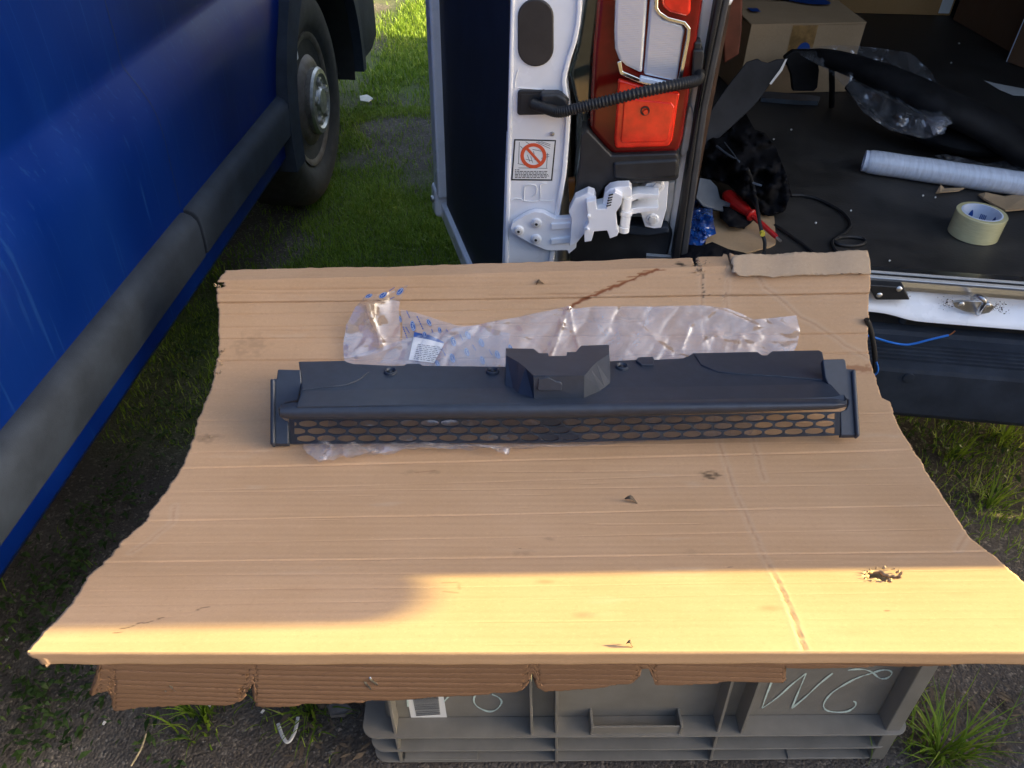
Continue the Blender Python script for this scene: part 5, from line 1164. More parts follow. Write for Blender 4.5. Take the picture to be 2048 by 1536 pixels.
# oval mesh
def GM(px, v, dz=0):
    """px across, v 0 top .. 1 bottom of the mesh face"""
    t_ = np.interp(px, [577, 1110, 1680], [838, 835, 823]); b_ = np.interp(px, [577, 1110, 1680], [888, 885.5, 871]); py = t_+(b_-t_)*v
    yy = yb0+.016*(1-v)+.001; p = onY(px, py, yy+KY*(px-560)/FPX); p.y += dz; return p
px0, px1, pitch = 578., 1680., 40.65
rows = [(.055, .352, 615.6), (.352, .648, 633.2), (.648, .945, 612.0)]
V, Fc = [], []
def quadstrip(a, b):
    for i in range(len(a)-1): Fc.append((a[i], a[i+1], b[i+1], b[i]))
def addv(px, v, dz): V.append(GM(px, v, dz)); return len(V)-1
TH = .0016
blank = []
for ri, (v0, v1, cx0) in enumerate(rows):
    cells = [(cx0+pitch*k) for k in range(-2, 30)]
    for cx in cells:
        a, b = cx-pitch/2, cx+pitch/2
        if b <= px0+8 or a >= px1-8: continue
        a_, b_ = max(a, px0+8), min(b, px1-8)
        if b_-a_ < 9:
            q = [addv(x, v, 0) for x, v in ((a_, v0), (b_, v0), (b_, v1), (a_, v1))]; Fc.append(tuple(q)); continue
        mid = 1090 < cx < 1145 if ri != 1 else 1105 < cx < 1135
        mid = (1082 < cx < 1142) if ri == 0 else ((1100 < cx < 1140) if ri == 1 else (1082 < cx < 1142))
        n = 28; ring_o, ring_i, ring_b, ring_r = [], [], [], []
        cxx, cv = cx, (v0+v1)/2
        for k in range(n):
            t = 2*math.pi*(k+.5)/n; c_, s_ = math.cos(t), math.sin(t)
            sc = min(1/abs(c_) if c_ else 9, 1/abs(s_) if s_ else 9)
            ox = min(max(cxx+c_*sc*pitch/2, a_), b_); ov = cv+s_*sc*(v1-v0)/2
            ix = min(max(cxx+c_*pitch*.474, a_+2.5), b_-2.5); iv = cv+s_*(v1-v0)*.462
            rx_ = min(max(cxx+c_*pitch*.490, a_+1.2), b_-1.2); rv_ = cv+s_*(v1-v0)*.484
            ring_o.append(addv(ox, ov, 0)); ring_r.append(addv(rx_, rv_, -.0006)); ring_i.append(addv(ix, iv, -.0002)); ring_b.append(addv(ix, iv, TH))
        for A_, B_ in ((ring_o, ring_r), (ring_r, ring_i), (ring_i, ring_b)): quadstrip(A_+[A_[0]], B_+[B_[0]])
        if mid: blank.append((cx, cv, v0, v1))
for (a, b, v0, v1) in ((px0, px1, 0, .055), (px0, px1, .945, 1.0)):
    xs = np.linspace(a, b, 24); A_ = [addv(x, v0, 0) for x in xs]; B_ = [addv(x, v1, 0) for x in xs]; quadstrip(A_, B_)
    A2 = [addv(x, v1 if v0 == 0 else v0, 0) for x in xs]; C_ = [addv(x, v1 if v0 == 0 else v0, TH) for x in xs]; quadstrip(A2, C_)
for (a, b) in ((px0, px0+8), (px1-8, px1)):
    q = [addv(x, v, 0) for x, v in ((a, .055), (b, .055), (b, .945), (a, .945))]; Fc.append(tuple(q))
om = mk('oval_mesh', V, Fc, M['gmesh'], gr)
bm = bmesh.new(); bm.from_mesh(om.data); bmesh.ops.remove_doubles(bm, verts=bm.verts, dist=.00004); bmesh.ops.recalc_face_normals(bm, faces=bm.faces); bm.to_mesh(om.data); bm.free()
for (cx, cv, v0, v1) in blank:
    n = 24; V = [GM(cx+pitch*.47*math.cos(2*math.pi*k/n), cv+(v1-v0)*.46*math.sin(2*math.pi*k/n), .0022) for k in range(n)]; mk('blanked_oval', V, [tuple(range(n))], M['gmesh'], om)
# bottom ledge behind the mesh and back edge return
xs = np.linspace(578, 1680, 12); V = []; Fc = []
for x in xs: p = GM(x, 1.0, 0); V += [p, p+Vector((0, .002, -.002)), p+Vector((0, .004, -.002))]
for i in range(11):
    for j in range(2): Fc.append((3*i+j, 3*i+j+1, 3*i+4+j, 3*i+3+j))
mk('mesh_ledge', V, Fc, M['grille'], gr)

# ------------------------------------------------------------------ clear plastic bag under the grille
bagp = [(691, 723), (760, 698), (835, 673), (905, 660), (970, 648), (1040, 635), (1100, 622), (1136, 614), (1150, 619), (1190, 614), (1300, 614), (1400, 612), (1450, 618), (1478, 628), (1505, 641), (1545, 637), (1590, 632), (1594, 655), (1597, 668), (1592, 690), (1586, 702), (1560, 760), (1520, 840), (1500, 872), (1400, 880), (1290, 886), (1230, 890), (1150, 896), (1090, 899), (1022, 906), (1016, 921), (990, 913), (960, 908), (900, 907), (850, 911), (780, 917), (740, 922), (706, 931), (690, 926), (668, 932), (640, 936), (618, 920), (605, 903), (616, 896), (640, 888), (655, 860), (662, 800), (676, 750)]
def ridge(px, py, pts, w_, h):
    best = np.full(px.shape, 1e9)
    for i in range(len(pts)-1):
        ax, ay = pts[i]; bx, by = pts[i+1]; L2 = (bx-ax)**2+(by-ay)**2; t = np.clip(((px-ax)*(bx-ax)+(py-ay)*(by-ay))/L2, 0, 1); best = np.minimum(best, np.hypot(px-ax-t*(bx-ax), py-ay-t*(by-ay)))
    return h*np.exp(-(best/w_)**2)
ridges = [([(1100, 720), (1125, 650), (1136, 614)], 4, .010), ([(1085, 720), (1122, 655)], 3, .006), ([(1165, 720), (1145, 660), (1138, 620)], 4, .008), ([(1120, 640), (1125, 655), (1140, 660)], 4, .007), ([(1285, 660), (1330, 700), (1345, 720)], 6, .008), ([(1400, 690), (1430, 670), (1450, 690), (1435, 720)], 5, .009), ([(1470, 700), (1480, 675), (1490, 690)], 5, .009), ([(1360, 700), (1380, 650), (1430, 620), (1480, 640), (1510, 655)], 6, .010), ([(1505, 655), (1560, 650), (1597, 665)], 5, .006), ([(691, 722), (900, 668), (1136, 618)], 5, .006), ([(640, 925), (672, 892), (690, 905)], 5, .008), ([(672, 892), (700, 925)], 4, .007), ([(672, 892), (610, 900)], 4, .007), ([(672, 892), (730, 890), (740, 915)], 4, .006), ([(780, 905), (810, 890), (830, 900)], 4, .007), ([(860, 900), (900, 888), (930, 900), (1010, 912)], 4, .006), ([(1000, 660), (1040, 680), (1000, 700)], 8, .004), ([(1200, 640), (1270, 650), (1300, 640)], 8, .005)]
def bag_d(px, py, x, s):
    wx = px+14*vnoise(px*.02, py*.02, 57); wy = py+10*vnoise(px*.02, py*.02, 58)
    d = .0025+.0045*np.abs(vnoise(wx*.011, wy*.020, 51))+.0030*np.abs(vnoise(wx*.034+wy*.020, wy*.016-wx*.004, 52))+.0018*np.abs(vnoise(wx*.030-wy*.050, wy*.022+wx*.02, 53))+.0005*np.abs(vnoise(wx*.10+wy*.05, wy*.05, 54))+.0002*np.abs(vnoise(wx*.17-wy*.10, wy*.08, 59))
    for pts, w_, h in ridges: d = d+.35*ridge1(px, py, pts, w_*1.3, h)
    under = np.clip((py-740)/25, 0, 1)*np.clip((906-py)/14, 0, 1)*np.clip((px-560)/40, 0, 1)
    fr_ = np.clip((py-902)/10, 0, 1)
    return np.clip(d, .0015, .03)*(1-.70*under)*(1+.9*fr_)+.0008
def ridge1(px, py, pts, w_, h):
    best = np.full(px.shape, 1e9)
    for i in range(len(pts)-1):
        ax, ay = pts[i]; bx, by = pts[i+1]; L2 = (bx-ax)**2+(by-ay)**2; t = np.clip(((px-ax)*(bx-ax)+(py-ay)*(by-ay))/L2, 0, 1); best = np.minimum(best, np.hypot(px-ax-t*(bx-ax), py-ay-t*(by-ay)))
    return h*np.exp(-best/w_)
bag = empty('plastic_bag', cpt(1100, 700), 0, 'crumpled clear plastic bag with blue oval print lying under the grille', 'plastic bag')
on_card('bag_film', bagp, 2.6, M['film'], bag, bag_d)
on_card('bag_film', [(612, 893), (640, 889), (760, 892), (900, 893), (1010, 900), (1120, 897), (1022, 907), (1016, 922), (990, 914), (900, 908), (780, 918), (740, 923), (706, 932), (690, 927), (668, 933), (640, 938), (616, 921), (604, 903)], 2.6, M['film'], bag, lambda px, py, x, s: bag_d(px+31, py+1.5, x, s)+.002+.004*np.abs(vnoise(px*.05+py*.05, py*.03, 64)))
innerp = [(801, 619), (832, 626), (870, 638), (896, 646), (915, 652), (960, 652), (1020, 668), (1012, 735), (900, 736), (760, 728), (775, 705), (803, 690), (806, 655)]
on_card('inner_film', innerp, 4.5, M['film2'], bag, lambda px, py, x, s: .0025+.0015*np.abs(vnoise(px*.06, py*.08, 55)))
twist = [(690, 722), (689, 692), (697, 655), (718, 622), (738, 600), (744, 595), (780, 586), (806, 576), (819, 570), (812, 588), (803, 604), (800, 622), (803, 660), (801, 690), (768, 706), (735, 714)]
def tw_d(px, py, x, s):
    up_ = np.clip((700-py)/110, 0, 1); return .006+.040*up_**1.5*np.clip((760-px)/60+.8, .35, 1)+.002*vnoise(px*.03, py*.03, 56)+ridge1(px, py, [(740, 598), (747, 640), (765, 690)], 9, .008)+ridge1(px, py, [(700, 715), (735, 690), (765, 695)], 7, .004)+.002*np.abs(vnoise(px*.04+py*.03, py*.02, 60))+.0008*np.abs(vnoise(px*.1, py*.1, 63))
on_card('twisted_film', twist, 4.0, M['film2'], bag, tw_d)
on_card('twisted_film', [(690, 722), (689, 692), (697, 655), (718, 622), (738, 600), (741, 625), (745, 648), (758, 672), (764, 700), (735, 714)], 4.0, M['film'], bag, lambda px, py, x, s: tw_d(px, py, x, s)+.002)
# label and blue print
lab = on_card('printed_label', [(828, 675), (860, 680), (889, 689), (868, 728), (818, 722)], 6, M['label'], bag, lambda px, py, x, s: .0045+0*px)[0]
on_card('label_header', [(829, 665), (861, 672), (888, 685), (888, 688), (860, 681), (828, 675)], 6, M['blueink'], lab, lambda px, py, x, s: .0049+0*px)
V, Fc = [], []; r_ = random.Random(5)
for i in range(9):
    y = 690+i*3.8; x = 836-(i*1.0)
    while x < 878-i*1.2:
        w_ = r_.uniform(2, 9); k = len(V)
        for a, b in ((x, 0), (x+w_, 0), (x+w_, 1.3), (x, 1.3)): V.append(cpt(a, y+(a-840)*.14+b, .0053))
        Fc.append((k, k+1, k+2, k+3)); x += w_+2
mk('label_text', V, Fc, M['ink'], lab)
def oval(px, py, ang_, L, W_, d, frac=1.0):
    a = R(ang_); V = []; n = 22
    for k in range(n): t = 2*math.pi*k/n; u, v_ = L*math.cos(t), W_*math.sin(t); V.append(cpt(px+u*math.cos(a)-v_*math.sin(a), py+u*math.sin(a)+v_*math.cos(a), d))
    o = mk('print_oval', V, [tuple(range(n))], M['blueink'], bag)
    V, Fc = [], []
    for k in range(n):
        t = 2*math.pi*k/n
        for s_ in (.90, .82): u, v_ = L*s_*math.cos(t), W_*s_*math.sin(t); V.append(cpt(px+u*math.cos(a)-v_*math.sin(a), py+u*math.sin(a)+v_*math.cos(a), d+.0004))
    for k in range(n): Fc.append((2*k, 2*k+1, 2*((k+1) % n)+1, 2*((k+1) % n)))
    mk('print_ring', V, Fc, M['paleink'], o)
    cv = bpy.data.curves.new('t', 'FONT'); cv.body = 'Ford'; cv.shear = .3; cv.align_x = 'CENTER'; cv.align_y = 'CENTER'; cv.resolution_u = 2
    to = bpy.data.objects.new('t', cv); dg = to.to_mesh(); vs_ = [v.co.copy() for v in dg.vertices]; fs_ = [tuple(p.vertices) for p in dg.polygons]; to.to_mesh_clear(); bpy.data.objects.remove(to)
    if vs_:
        xm_ = max(abs(v.x) for v in vs_); k = L*.68/xm_
        V = [cpt(px+(v.x*k)*math.cos(a)+(v.y*k*.9)*math.sin(a), py+(v.x*k)*math.sin(a)-(v.y*k*.9)*math.cos(a), d+.0006) for v in vs_]; mk('print_lettering', V, fs_, M['paleink'], o)
for q in ((748, 596, -32, 8, 4.5, .048), (775, 594, -45, 10, 5.5, .046), (808, 585, -58, 10, 5.0, .047), (827, 654, 78, 11, 5, .008), (859, 647, 62, 8, 4, .008), (880, 662, 80, 6, 3.5, .008), (850, 671, 75, 6, 4, .008), (802, 640, 80, 7, 2.5, .008), (907, 684, 72, 10, 5, .0022), (936, 671, 60, 9, 5, .0022), (963, 686, 65, 9, 5, .0022), (905, 717, 72, 10, 5, .0022), (934, 705, 70, 9, 4.5, .0022), (965, 722, 70, 9, 4.5, .0022), (995, 710, 70, 9, 5, .0022), (875, 728, 60, 8, 4, .0022), (1021, 697, 65, 8, 4, .0022)): oval(*q)
V, Fc = [], []
for (x0, y0, x1, y1) in ((814, 623, 821, 638), (835, 634, 848, 662), (807, 655, 816, 680), (787, 584, 798, 575), (789, 604, 798, 598), (864, 660, 867, 668), (893, 660, 896, 666), (820, 668, 812, 655), (920, 668, 926, 682), (945, 690, 952, 702), (885, 700, 892, 715), (978, 700, 985, 712)):
    n = 6
    for i in range(n):
        a0, a1 = i/n, (i+.7)/n; dx, dy = x1-x0, y1-y0; l = math.hypot(dx, dy); ox, oy = -dy/l*1.1, dx/l*1.1; k = len(V); d_ = .047 if y1 < 606 else (.008 if x0 < 900 else .0022)
        for t, s_ in ((a0, 1), (a1, 1), (a1, -1), (a0, -1)): V.append(cpt(x0+dx*t+ox*s_, y0+dy*t+oy*s_, d_))
        Fc.append((k, k+1, k+2, k+3))
mk('print_small_text', V, Fc, M['blueink'], bag)

# ------------------------------------------------------------------ load in the white van (standing on the load floor)
def Wl(p): return SM @ Vector(p)
def carton(name, px_bl, px_br, h, depth, label, mt):
    a = onz(*px_bl, ZF); b = onz(*px_br, ZF); u = (b-a); dn = Vector((-u.y, u.x, 0)).normalized()
    rt = empty(name, a, 0, label, 'box'); e = .004
    V = [a, b, b+dn*depth, a+dn*depth]; V = [p+Vector((0, 0, .001)) for p in V]; V += [p+Vector((0, 0, h)) for p in V]
    mk('carton_body', V, [(0, 1, 5, 4), (1, 2, 6, 5), (2, 3, 7, 6), (3, 0, 4, 7), (3, 2, 1, 0)], mt, rt, bevel=.002)
    return rt, V[4:], dn
OFFBOX.data.materials.append(M['cardbox'])
BH = onY(1700, 53, (onz(1474, 190, ZF).y+onz(1692, 184, ZF).y)/2).z-ZF
bx, tp, dn = carton('cardboard_box', (1474, 190), (1692, 184), BH, .36, 'brown cardboard box with blue oval print on the van floor', M['cardbox'])
a, b, c_, d_ = tp; up_ = Vector((0, 0, 1)); u = b-a
for (s0, s1, l0, l1) in ((0, .49, .004, .016), (.51, 1, .010, .002)):
    P4 = [a+dn*.36*s0+up_*l0, b+dn*.36*s0+up_*(l0+.001), b+dn*.36*s1+up_*l1, a+dn*.36*s1+up_*l1]; v, f = prism(P4, [p-up_*.004 for p in P4]); fixn(mk('top_flap', v, f, M['cardbox'], bx))
def boxface(name, q, mt, off=.0012):
    # q in (across 0..1, up 0..1) on the front
    return mk(name, [a+u*x-up_*(BH*(1-y))-dn*off for x, y in q], [tuple(range(len(q)))], mt, bx)
M['blackskin'] = mat('black_bumper_skin', (.009, .009, .010), .7, spec=.2, var=.5, vscale=14, bump=.5, bscale=40)
M['browntape'] = mat('brown_tape', (.30, .17, .06), .3, coat=.3, var=.3, vscale=40)
boxface('tape_strip', [(.36, 1), (.36, .60), (.58, .62), (.58, 1)], M['browntape'])
boxface('print_oval', [(.50+.062*math.cos(2*math.pi*k/20), .62+.14*math.sin(2*math.pi*k/20)) for k in range(20)], M['blueink'], .002)
mk('print_oval', [a+u*(.66+.20*math.cos(2*math.pi*k/24)+.07*math.sin(2*math.pi*k/24))+dn*.36*(.50-.14*math.cos(2*math.pi*k/24)+.10*math.sin(2*math.pi*k/24))+up_*.0205 for k in range(24)], [tuple(range(24))], M['blueink'], bx)
mk('print_patch', [a+u*x+dn*.36*y+up_*.016 for x, y in ((.08, .22), (.16, .2), (.17, .3), (.09, .32))], [(0, 1, 2, 3)], M['blueink'], bx)
M['cardfar'] = card_mat('carton_board_orange', (.42, .235, .09), (.48, .28, .12), .1, use_uv=False)
bx2, tp2, dn2 = carton('cardboard_box', (1640, 25), (1900, 32), .26, .30, 'long tan cardboard box at the far end of the van floor', M['cardfar'])
a2, b2 = tp2[0], tp2[1]; u2 = b2-a2
mk('white_label', [a2+u2*x-up_*(.26*(1-y))-dn2*.0015 for x, y in ((.90, .03), (.985, .03), (.985, .28), (.90, .28))], [(0, 1, 2, 3)], M['label'], bx2)
M['carddark'] = card_mat('carton_board_dark', (.16, .085, .045), (.19, .105, .06), .1, use_uv=False)
bx3, tp3, dn3 = carton('cardboard_box', (2012, 124), (2120, 165), .42, .40, 'dark brown cardboard box on the right of the van floor', M['carddark'])
mk('edge_tape', [tp3[0]-up_*.42-dn3*.0012, tp3[0]-dn3*.0012, tp3[0]-dn3*.0012+(tp3[1]-tp3[0])*.02, tp3[0]-up_*.42-dn3*.0012+(tp3[1]-tp3[0])*.02], [(0, 1, 2, 3)], M['tapecore'], bx3)
bx4, _, _ = carton('cardboard_box', (1905, 40), (2080, 140), .5, .3, 'large dark carton standing behind the one on the right', M['carddark'])
# reddish panel leaning on the left wall
P4 = [onz(1452, 235, ZF), onz(1474, 225, ZF)]
pts = [SM @ vp(x, y, .42) for x, y in ((1440, -80), (1487, -80), (1484, 60), (1478, 110), (1448, 128))]
v, f = prism(pts, [p+sn*.02 for p in pts]); o = fixn(mk('brown_panel', v, f, mat('red_brown_plastic', (.13, .035, .022), .4, var=.3, vscale=15), bevel=.004)); tag(o, 'reddish brown plastic panel behind the door seal', 'panel')
def z3(*p): return [(x/2.844+1340, y/2.844) for x, y in p]
# dark trim leaning towards the seal
pA = SM @ Vector((.40, .35, .55)); tn = Vector((.35, -.75, .55)).normalized()
pts = [onplane(x, y, pA+Vector((0, .10, 0)), tn) for x, y in z3((440, 350), (500, 330), (522, 345), (560, 355), (610, 335), (668, 332), (600, 440), (500, 580), (430, 650), (200, 862), (195, 760), (225, 640), (320, 500))]
v, f = prism(pts, [p-tn*.006 for p in pts]); o = fixn(mk('trim_panel', v, f, M['darkplastic'], bevel=.003)); tag(o, 'dark grey plastic trim panel leaning beside the cardboard box', 'car part')
pts = [onplane(x, y, pA+Vector((0, .095, 0)), tn) for x, y in z3((668, 332), (640, 400), (575, 482), (566, 475), (625, 395), (655, 340))]
mk('pale_edge', pts, [tuple(range(6))], M['paper'], o)  # pale strip along the panel edge
def crumple(name, poly, base_z, hmax, step, mt, label, cat, seed, smooth=True, th=.0015):
    v2, tris = tri_poly(poly, step); V = []
    cx = sum(p[0] for p in poly)/len(poly); cy = sum(p[1] for p in poly)/len(poly); mr = max(math.hypot(p[0]-cx, p[1]-cy) for p in poly)
    for p in v2:
        r = math.hypot(p[0]-cx, p[1]-cy)/mr; h = hmax*max(0, 1-r*r)*(.45+.6*(1-abs(float(vnoise(p[0]*.022+p[1]*.01, p[1]*.03, seed))))**3)+hmax*.22*(1-abs(float(vnoise(p[0]*.05, p[1]*.06-p[0]*.03, seed+1))))**6+hmax*.05*float(vnoise(p[0]*.12, p[1]*.12, seed+2)); V.append(list(onz(p[0], p[1], base_z+max(.001, h))))
    o = np_mesh(name, np.array(V), np.array(tris), mt, None, smooth); mo = o.modifiers.new('t', 'SOLIDIFY'); mo.thickness = th; tag(o, label, cat); return o
crumple('black_liner', z3((215, 700), (300, 660), (430, 640), (480, 740), (540, 760), (600, 840), (650, 960), (690, 1100), (650, 1200), (560, 1230), (470, 1180), (330, 1050), (180, 1000)), ZF+.004, .10, 7, M['cloth'], 'crumpled black liner heaped behind the screwdriver', 'liner', 101)
crumple('black_cloth', z3((270, 1170), (340, 1120), (430, 1160), (480, 1250), (420, 1300), (340, 1290), (290, 1240)), ZF+.004, .03, 5, M['cloth'], 'black cloth pad lying under the screwdriver', 'cloth', 131)
crumple('black_rag', z3((60, 1400), (130, 1385), (200, 1395), (240, 1380), (330, 1420), (420, 1440), (470, 1470), (440, 1500), (60, 1500)), ZF+.004, .02, 5, M['cloth'], 'torn black rag behind the cardboard top edge', 'cloth', 141)
crumple('blue_plastic_bag', z3((125, 1130), (150, 1140), (200, 1170), (240, 1190), (248, 1260), (262, 1330), (215, 1350), (180, 1400), (100, 1390), (95, 1280)), ZF+.006, .05, 4, M['bluefilm'], 'crumpled blue plastic bag against the door seal', 'plastic bag', 151, False, .0006)
pts = [onplane(x, y, SM @ Vector((.36, .10, .52)), Vector((.5, -.6, .6)).normalized()) for x, y in z3((170, 1010), (230, 1020), (268, 1060), (285, 1130), (345, 1155), (340, 1170), (300, 1165), (305, 1200), (190, 1165), (150, 1120))]
v, f = prism(pts, [p-Vector((0, 0, .004)) for p in pts]); o = fixn(mk('plastic_offcut', v, f, M['greypl'], bevel=.001)); tag(o, 'slate grey plastic offcut above the blue bag', 'offcut')
# board scrap with screwdriver on it
def zz(*p): return [(x/5.12+1360, y/5.12+330) for x, y in p]
def floorpiece(name, pts, th, mt, label, cat, z=ZF, lift=0):
    P_ = [onz(x, y, z+th+.001) for x, y in pts]
    if lift:
        for i, p in enumerate(P_): p.z += lift*abs(math.sin(i*1.7))
    v, f = prism(P_, [p-Vector((0, 0, th)) for p in P_]); o = fixn(mk(name, v, f, mt)); tag(o, label, cat); return o
floorpiece('cardboard_scrap', zz((330, 470), (600, 490), (965, 525), (975, 660), (980, 800), (930, 830), (800, 860), (700, 895), (560, 940), (250, 940), (270, 730)), .004, M['cardbox'], 'torn cardboard scrap lying under the red screwdriver', 'cardboard')
sd_ = empty('screwdriver', onz(1470, 400, ZF), 0, 'red insulated screwdriver lying on the cardboard scrap', 'screwdriver')
A_ = onz(*zz((455, 290))[0], ZF+.040); B_ = onz(*zz((745, 522))[0], ZF+.030); T_ = onz(*zz((990, 742))[0], ZF+.016); ax = (B_-A_).normalized(); Lh = (B_-A_).length
lathe('handle', [(0, .004), (.003, .009), (.010, .0135), (.03*1, .0150), (Lh*.45, .0145), (Lh*.70, .0115), (Lh*.84, .0088), (Lh*.90, .0092), (Lh*.94, .0125), (Lh*.98, .0125), (Lh, .010)], A_, ax, M['red_handle'], sd_, nseg=12, autosm=25)
ax2 = (T_-B_); Ls = ax2.length
lathe('insulated_shaft', [(-.004, .0055), (Ls*.95, .0050), (Ls, .0042)], B_, ax2, M['red_handle'], sd_, nseg=12); lathe('tip', [(0, .0028), (.012, .0026), (.013, 0)], T_, ax2, M['steel'], sd_, nseg=8)
def cable(name, pts, r, mt, label, z=ZF, cat='cable', n=8):
    P_ = [onz(x, y, (q[0] if q else z)+r+.001) for x, y, *q in pts]; o = tube(name, P_, r, mt, nseg=8, n=n); tag(o, label, cat); return o
c1 = cable('cable', [(*zz((690, 40))[0], .62), (*zz((740, 180))[0], .585), (*zz((770, 320))[0], .56), (*zz((800, 500))[0], .553), (*zz((835, 680))[0], .535), (*zz((868, 790))[0], .52), (*zz((860, 900))[0], .51)], .0035, M['rubber'], 'black cable crossing behind the screwdriver shaft')
q0, q1 = [onz(*zz(p)[0], .539) for p in ((838, 690), (848, 712))]; lathe('yellow_band', [(0, .0046), ((q1-q0).length, .0046)], q0, q1-q0, M['yellow'], c1, nseg=12)
cable('cable', [zz((1140, 310))[0], zz((1250, 312))[0], zz((1400, 345))[0], zz((1560, 420))[0], zz((1680, 500))[0], zz((1740, 590))[0], zz((1725, 660))[0], zz((1640, 725))[0], zz((1575, 770))[0], zz((1640, 815))[0], zz((1780, 828))[0], zz((1885, 800))[0], zz((1870, 755))[0], zz((1740, 735))[0], zz((1620, 745))[0], zz((1560, 790))[0], zz((1580, 860))[0], zz((1640, 920))[0]], .0036, M['rubber'], 'black cable looped on the van floor above the cardboard')
cable('cable', [zz((970, 615))[0], zz((1100, 700))[0], zz((1230, 790))[0], zz((1340, 875))[0], zz((1420, 940))[0]], .0036, M['rubber'], 'straight black cable between the scrap and the loop')
for pl, r in (((((265, 830), (330, 880), (395, 920))), .0022), (((470, 1040), (500, 1050), (522, 1056)), .0022), (((310, 810), (350, 860), (385, 910)), .0012)):
    o = tube('cable_tie', [onz(*p, .60) for p in z3(*pl)], r, M['greypl'], n=3, nseg=6); tag(o, ['grey plastic tie on the black liner, upper', 'short grey tie on the black liner, near the screwdriver', 'thin grey wire on the black liner'][0 if pl[0][0] == 265 else 1 if pl[0][0] == 470 else 2], 'tie')
# stretch film roll, tape roll
L0 = onz(1733, 340, ZF); r0 = .0265; A_ = onz(1731, 322, ZF+r0); B_ = onz(2090, 375, ZF+r0); ax = (B_-A_).normalized()
ro = empty('stretch_film_roll', A_-Vector((0, 0, r0)), 0, 'white roll of stretch film lying on the van floor', 'film roll')
Lr = (B_-A_).length+.08
lathe('wound_film', [(.004, .012), (.004, .0245), (.010, .0262)]+[(Lr*k/12, .0265+.0004*math.sin(k*2.1)) for k in range(1, 12)]+[(Lr-.01, .026), (Lr-.006, .012)], A_, ax, M['wrap'], ro, nseg=40, autosm=50)
lathe('core_tube', [(-.004, .017), (-.004, .0235), (.012, .0235), (.012, .017), (-.004, .017)], A_, ax, M['tapecore'], ro, nseg=32, caps=False)
r_ = np.random.default_rng(9); V, Fc = [], []
v2, tris = tri_poly(z3((1500, 885), (1560, 875), (1700, 905), (1800, 935), (1900, 915), (2000, 895), (2050, 900), (2050, 985), (1900, 985), (1750, 965), (1600, 930)), 6)
V = [list(onz(p[0], p[1], ZF+.030+.012*abs(float(vnoise(p[0]*.12, p[1]*.12, 61)))+.006*float(vnoise(p[0]*.4, p[1]*.4, 62)))) for p in v2]
np_mesh('loose_film', np.array(V), np.array(tris), M['film2'], ro, False)
tr = empty('tape_roll', onz(1949, 478, ZF), 0, 'roll of clear packing tape with blue printed core on the van floor', 'tape roll')
cB = onz(1945, 463, ZF+.001); cB = (onz(1897, 468, ZF+.001)+onz(1993, 468, ZF+.001))/2; ro_ = (onz(1993, 468, ZF)-onz(1897, 468, ZF)).length/2*.95; ri_ = ro_*.74; hh = .048
lathe('tape', [(0, ri_+.003), (0, ro_-.001), (.001, ro_), (hh-.001, ro_), (hh, ro_-.001), (hh, ri_+.003)], cB, (0, 0, 1), M['tape'], tr, nseg=56, caps=False)
lathe('printed_core', [(.0005, ri_), (hh+.0005, ri_), (hh+.0005, ri_+.0032), (.0005, ri_+.0032), (.0005, ri_)], cB, (0, 0, 1), M['tapecore'], tr, nseg=56, caps=False)
V, Fc = [], []
for k in range(9):
    t0 = 2*math.pi*k/9; wide = k % 2 == 0
    for j in range(4 if not wide else 1):
        a0 = t0+(j*.09 if not wide else 0); a1 = a0+(.05 if not wide else .30); z0, z1 = (.018, .030) if not wide else (.012, .036)
        n = 6; kk = len(V)
        for i in range(n+1):
            a_ = a0+(a1-a0)*i/n; hcur = math.sin(math.pi*i/n) if wide else 1; zc = (z0+z1)/2
            V += [cB+Vector((math.cos(a_)*(ri_-.0006), math.sin(a_)*(ri_-.0006), zc-(zc-z0)*hcur)), cB+Vector((math.cos(a_)*(ri_-.0006), math.sin(a_)*(ri_-.0006), zc+(z1-zc)*hcur))]
            if i: Fc.append((kk+2*i-2, kk+2*i-1, kk+2*i+1, kk+2*i))
mk('core_print', V, Fc, M['blueink'], tr)
floorpiece('cardboard_scrap', z3((1755, 1103), (1790, 1108), (1900, 1120), (2060, 1100), (2060, 1190), (1905, 1206), (1830, 1165), (1780, 1135)), .004, M['cardbox'], 'folded cardboard scrap under the film roll', 'cardboard', lift=.006)
floorpiece('cardboard_scrap', z3((1512, 1095), (1535, 1062), (1560, 1075), (1670, 1080), (1640, 1090), (1580, 1098), (1530, 1100)), .003, M['cardbox'], 'small curled cardboard scrap in front of the film roll', 'cardboard', lift=.006)
floorpiece('paper_scrap', z3((1788, 458), (1850, 482), (2060, 515), (2060, 556), (1950, 545), (1870, 515)), .0008, M['paper'], 'white paper sliver on the dark van floor', 'paper', lift=.004)
# dark bumper section in clear wrap
bw = empty('wrapped_bumper', onz(1850, 290, ZF), 0, 'dark bumper section wrapped in clear film beside the film roll', 'car part')
pth = smooth_path([onz(1580, 122, .60), onz(1625, 112, .64), onz(1690, 126, .655), onz(1780, 160, .65), onz(1880, 208, .63), onz(1970, 250, .60), onz(2045, 300, .56), onz(2100, 340, .53)], 8)
v, f = sweep(pth, [.020+.034*min(1, i/30) for i in range(len(pth))], 14, .62); mk('bumper_skin', v, f, M['blackskin'], bw, smooth=True)
pth = smooth_path([onz(1700, 170, .60), onz(1790, 230, .565), onz(1880, 270, .55), onz(1960, 285, .545), onz(2035, 285, .54), onz(2070, 275, .54)], 8)
v, f = sweep(pth, [.012+.040*math.sin(math.pi*min(1, .08+i/len(pth)*.85)) for i in range(len(pth))], 14, .55); mk('bumper_lower', v, f, M['blackskin'], bw, smooth=True)
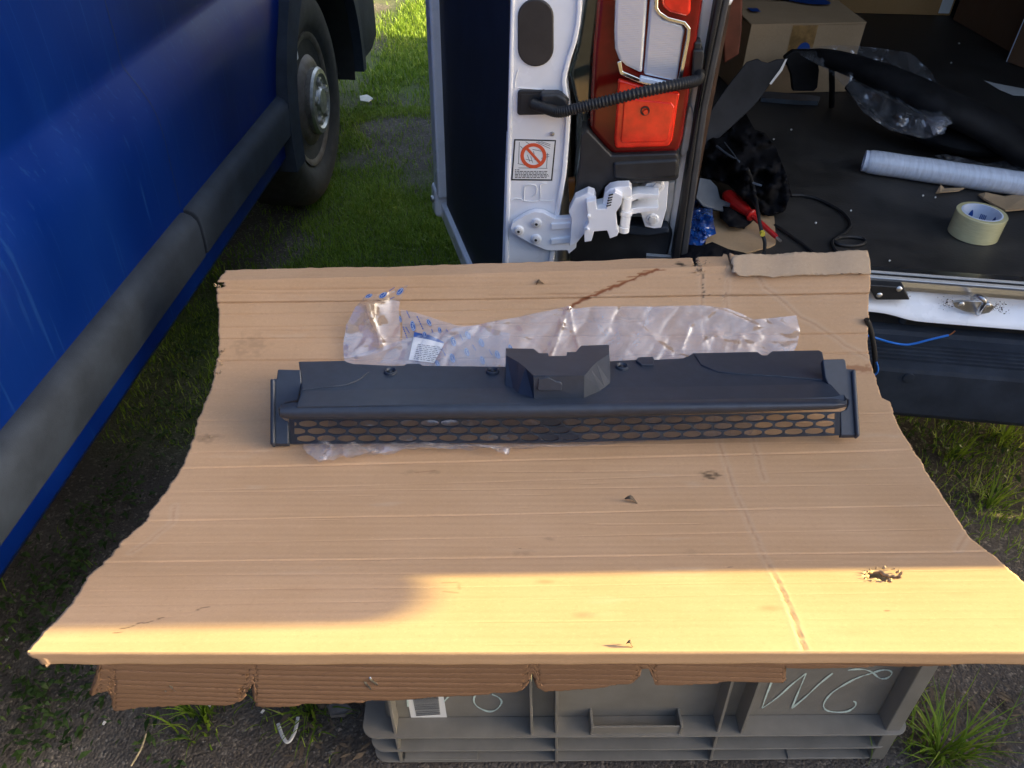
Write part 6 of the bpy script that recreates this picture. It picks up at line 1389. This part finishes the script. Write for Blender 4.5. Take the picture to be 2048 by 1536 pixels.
for px in (1663,): 
    tube('bumper_strut', [onz(px, 130, .63), onz(px+1, 175, .57), onz(px, 212, .505)], .0075, M['blackskin'], bw, n=4)
pts = [onY(x, y, (SM @ Vector((.8, .80, 0))).y) for x, y in z3((650, 330), (700, 290), (830, 290), (850, 400), (840, 500), (820, 520), (700, 520), (690, 430))]
v, f = prism(pts, [p+Vector((0, .02, 0)) for p in pts]); fixn(mk('bumper_mount', v, f, M['blackskin'], bw, bevel=.003))
v2, tris = tri_poly(z3((690, 285), (850, 262), (1000, 255), (1200, 275), (1365, 300), (1430, 350), (1490, 410), (1522, 480), (1530, 530), (1620, 640), (1560, 760), (1450, 790), (1250, 740), (1100, 640), (1000, 500), (900, 400)), 8)
V = [list(onz(p[0], p[1], .66-.00028*max(0, p[1]-90)+.012*float(vnoise(p[0]*.06, p[1]*.06, 71))+.005*float(vnoise(p[0]*.2, p[1]*.2, 72)))) for p in v2]
np_mesh('wrapping_film', np.array(V), np.array(tris), M['film2'], bw, True)
crumple('film_wad', z3((1440, 640), (1500, 615), (1600, 650), (1610, 700), (1560, 720), (1500, 770), (1480, 720)), .60, .03, 4, M['film'], 'small wad of shiny film on the wrapped bumper', 'plastic film', 161, False, .0003)
lf = floorpiece('slate_strip', z3((520, 525), (560, 520), (800, 540), (855, 550), (845, 575), (720, 570), (520, 555)), .012, M['greypl'], 'slate blue plastic strip at the foot of the cardboard box', 'strip')
for i, (x, y) in enumerate(z3((690, 735), (1030, 1195), (1250, 1480), (1645, 245), (1600, 355), (1950, 745), (830, 1265), (1440, 1110), (590, 790), (1510, 1120))):
    floorpiece('crumb', [(x-2, y), (x, y-1.5), (x+2.2, y), (x, y+1.5)], .002, M['paper'], ['pale crumb beside the dark trim panel', 'pale crumb inside the cable loop', 'pale crumb near the sill strip', 'pale crumb beyond the cardboard box', 'pale crumb right of the cardboard box', 'pale crumb by the wrapped bumper end', 'pale crumb below the cable arc', 'pale crumb below the film roll', 'pale crumb behind the black liner', 'tiny crumb below the film roll'][i], 'crumb')
# wires beside the cardboard edge, over the bumper
o = tube('blue_wire', [SM @ vp(x, y, -.085) for x, y in z4((330, 770), (400, 788), (520, 825), (640, 846), (720, 838), (850, 805), (1000, 770))], .0021, M['wirebl'], nseg=8); tag(o, 'thin blue wire lying across the bumper step', 'wire')
tube('copper_end', [SM @ vp(x, y, -.085) for x, y in z4((1000, 770), (1030, 755), (1052, 735))], .0012, mat('copper', (.45, .18, .08), .4, metal=1), o, n=3, nseg=6)
o = tube('black_cable', [SM @ vp(x, y, -.152) for x, y in z4((335, 640), (362, 700), (385, 800), (400, 900), (405, 990), (400, 1060))], .0045, M['rubber'], nseg=10); tag(o, 'black cable hanging over the bumper at the cardboard edge', 'wire')
o = tube('blue_wire', [SM @ vp(x, y, -.156) for x, y in z4((415, 985), (428, 1030), (425, 1065), (405, 1088), (380, 1095))], .0018, M['wirebl'], nseg=8); tag(o, 'short blue wire end below the black cable', 'wire')
